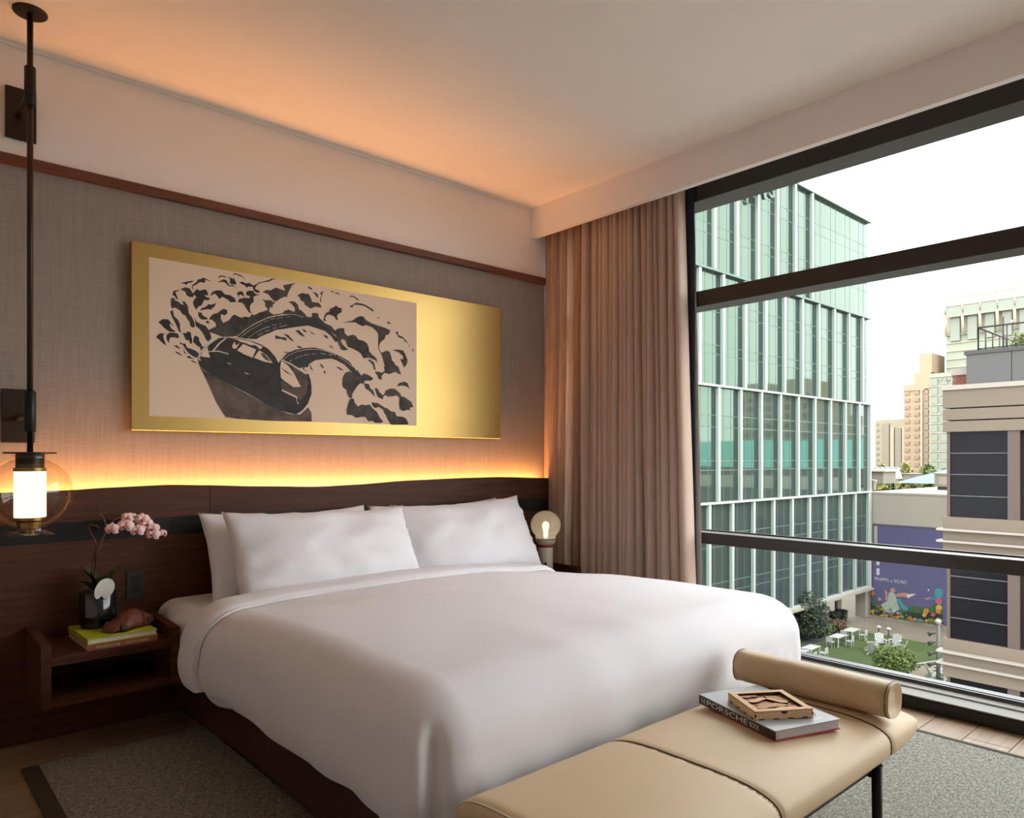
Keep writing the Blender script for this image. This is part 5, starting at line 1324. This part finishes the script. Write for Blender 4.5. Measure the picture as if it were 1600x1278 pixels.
a, b = onx(1436, 553, 334), onx(1456, 553, 334); box('crown_block', (334, 350, b.y, a.y, zt, a.z), 't_pink', t)
a = onx(1428, 583, 332); box('crown_step', (332, 350, b.y, a.y, zt, a.z), 't_pink', t)
box('cornice', (329.6, 353, y0, y1+.3, zt-2.6, zt-2.1), 't_pink', t)
for yy in (y1-7.2, y1-10.6): box('pilaster', (329.3, 330, yy-.35, yy+.35, G, zt-2.6), 't_white', t)
t, y0, y1, zt = tower('office_tower', 290, 1453, 1512, 584, 30, 't_green', 'pale green glass office tower behind the grey building roof')
for k in range(16): box('floor_line', (289.6, 290, y0, y1, zt-1.5-3.4*k, zt-1.2-3.4*k), 't_white', t)
ny_ = [y1-1.6-3.1*k for k in range(5)]
windows(t, 290, ny_, [zt-4.4-3.4*k for k in range(14)], 2.0, 2.3, 't_greenpane', 'pane')
for k in range(3): box('roof_sign_block', (289.4, 290, y1-4.2-k*1.3, y1-3.3-k*1.3, zt-2.9, zt-1.9), 't_greenpane', t)
t, y0, y1, zt = tower('curved_top_tower', 340, 1478, 1615, 520, 34, 't_green', 'pale tower with a curved white roof canopy')
for k in range(14): box('floor_line', (339.5, 340, y0, y1, zt-1.5-3.4*k, zt-1.1-3.4*k), 't_white', t)
def cv(u, k):   # canopy profile over the shaft: springs out of the wall and bends back
    base_ = onx(u, 0, 340).y; return [(338.5, base_, zt-2), (337.2, base_, zt+6), (337.4, base_, zt+10.5), (339.5, base_, zt+14.2), (344, base_, zt+17), (352, base_, zt+18.6)]
ws_ = [1480, 1507, 1534, 1561, 1588, 1615]
for u in ws_: tube('canopy_rib', cv(u, 0), .55, 't_white', t, 6)
for u, u2 in zip(ws_, ws_[1:]):
    A, B = cv(u, 0), cv(u2, 0)
    for k in range(1, 5): obj('canopy_panel', pydata([A[k], B[k], B[k+1], A[k+1]], [(0,1,2,3)]), 't_white' if k > 1 else 't_greenpane', t)
    for k in range(1, 6): tube('canopy_purlin', [A[k], B[k]], .30, 't_white', t, 5)
    ym = (A[0][1]+B[0][1])/2; hw = abs(A[0][1]-B[0][1])/2*.55
    box('tall_window', (338.9, 340.2, ym-hw, ym+hw, zt-4, zt+7), 't_greenpane', t)
box('penthouse', (341, 370, y0, y1, zt, zt+9), 't_white', t)
t, y0, y1, zt = tower('slab_tower', 380, 1367, 1413, 656, 20, 't_grey', 'pale grey slab tower left of the peach tower')
windows(t, 380, [y1-1.3], [zt-3.0-3.0*k for k in range(10)], 1.0, 1.1, 't_greywin')
box('glass_bay', (379.3, 380, y1-7.0, y1-3.6, G, zt-2), 't_greywin', t); box('glass_bay', (379.3, 380, y1-12.6, y1-9.8, G, zt-4.5), 't_greywin', t)
box('white_pier', (379, 380, y1-9.4, y1-7.8, G, zt-4), 't_white', t); box('white_pier', (379, 380, y1-14.2, y1-13.2, G, zt-4), 't_white', t)
# the tower that the green facade mirrors
M['t_brown'] = plain('t_brown', (0.4692,0.3726,0.2070), .8); M['t_brownwin'] = plain('t_brownwin', (0.1050,0.0900,0.0600), .5); M['roof_teal'] = plain('roof_teal', (0.1380,0.5474,0.5083), .6)
mt_ = root('brown_tower', (210, -54, G), 'brown apartment tower mirrored in the green glass facade', 'building')
for (ya, yb, z_) in ((-68,-61,24),(-61,-54,21.5),(-54,-48,24.5),(-48,-43.5,19),(-43.5,-40,14)): box('shaft', (200, 224, ya, yb, G, z_), 't_brown', mt_)
me = box_me(-.3, 0, -.8, .8, 0, 1.5); me.materials.append(M['t_brownwin'])
for yy in (-66,-63,-59,-56.5,-52,-50,-46):
    for k in range(10):
        o = bpy.data.objects.new('window', me); o.location = Vector((200, yy, -6+2.7*k))-wloc(mt_); link(o, mt_)
rt = root('teal_roof', (140, -40, G), 'long teal hipped roof mirrored in the green glass facade', 'roof')
obj('roof_slope', pydata([(125,-60,-.5),(125,5,-.5),(160,5,-.5),(160,-60,-.5),(142,-6,5.0),(142,-50,5.0)], [(0,1,4,5),(1,2,4),(2,3,5,4),(3,0,5)]), 'roof_teal', rt)
box('wall', (126,159,-59,4,G,-.5), 'pale_wall', rt)
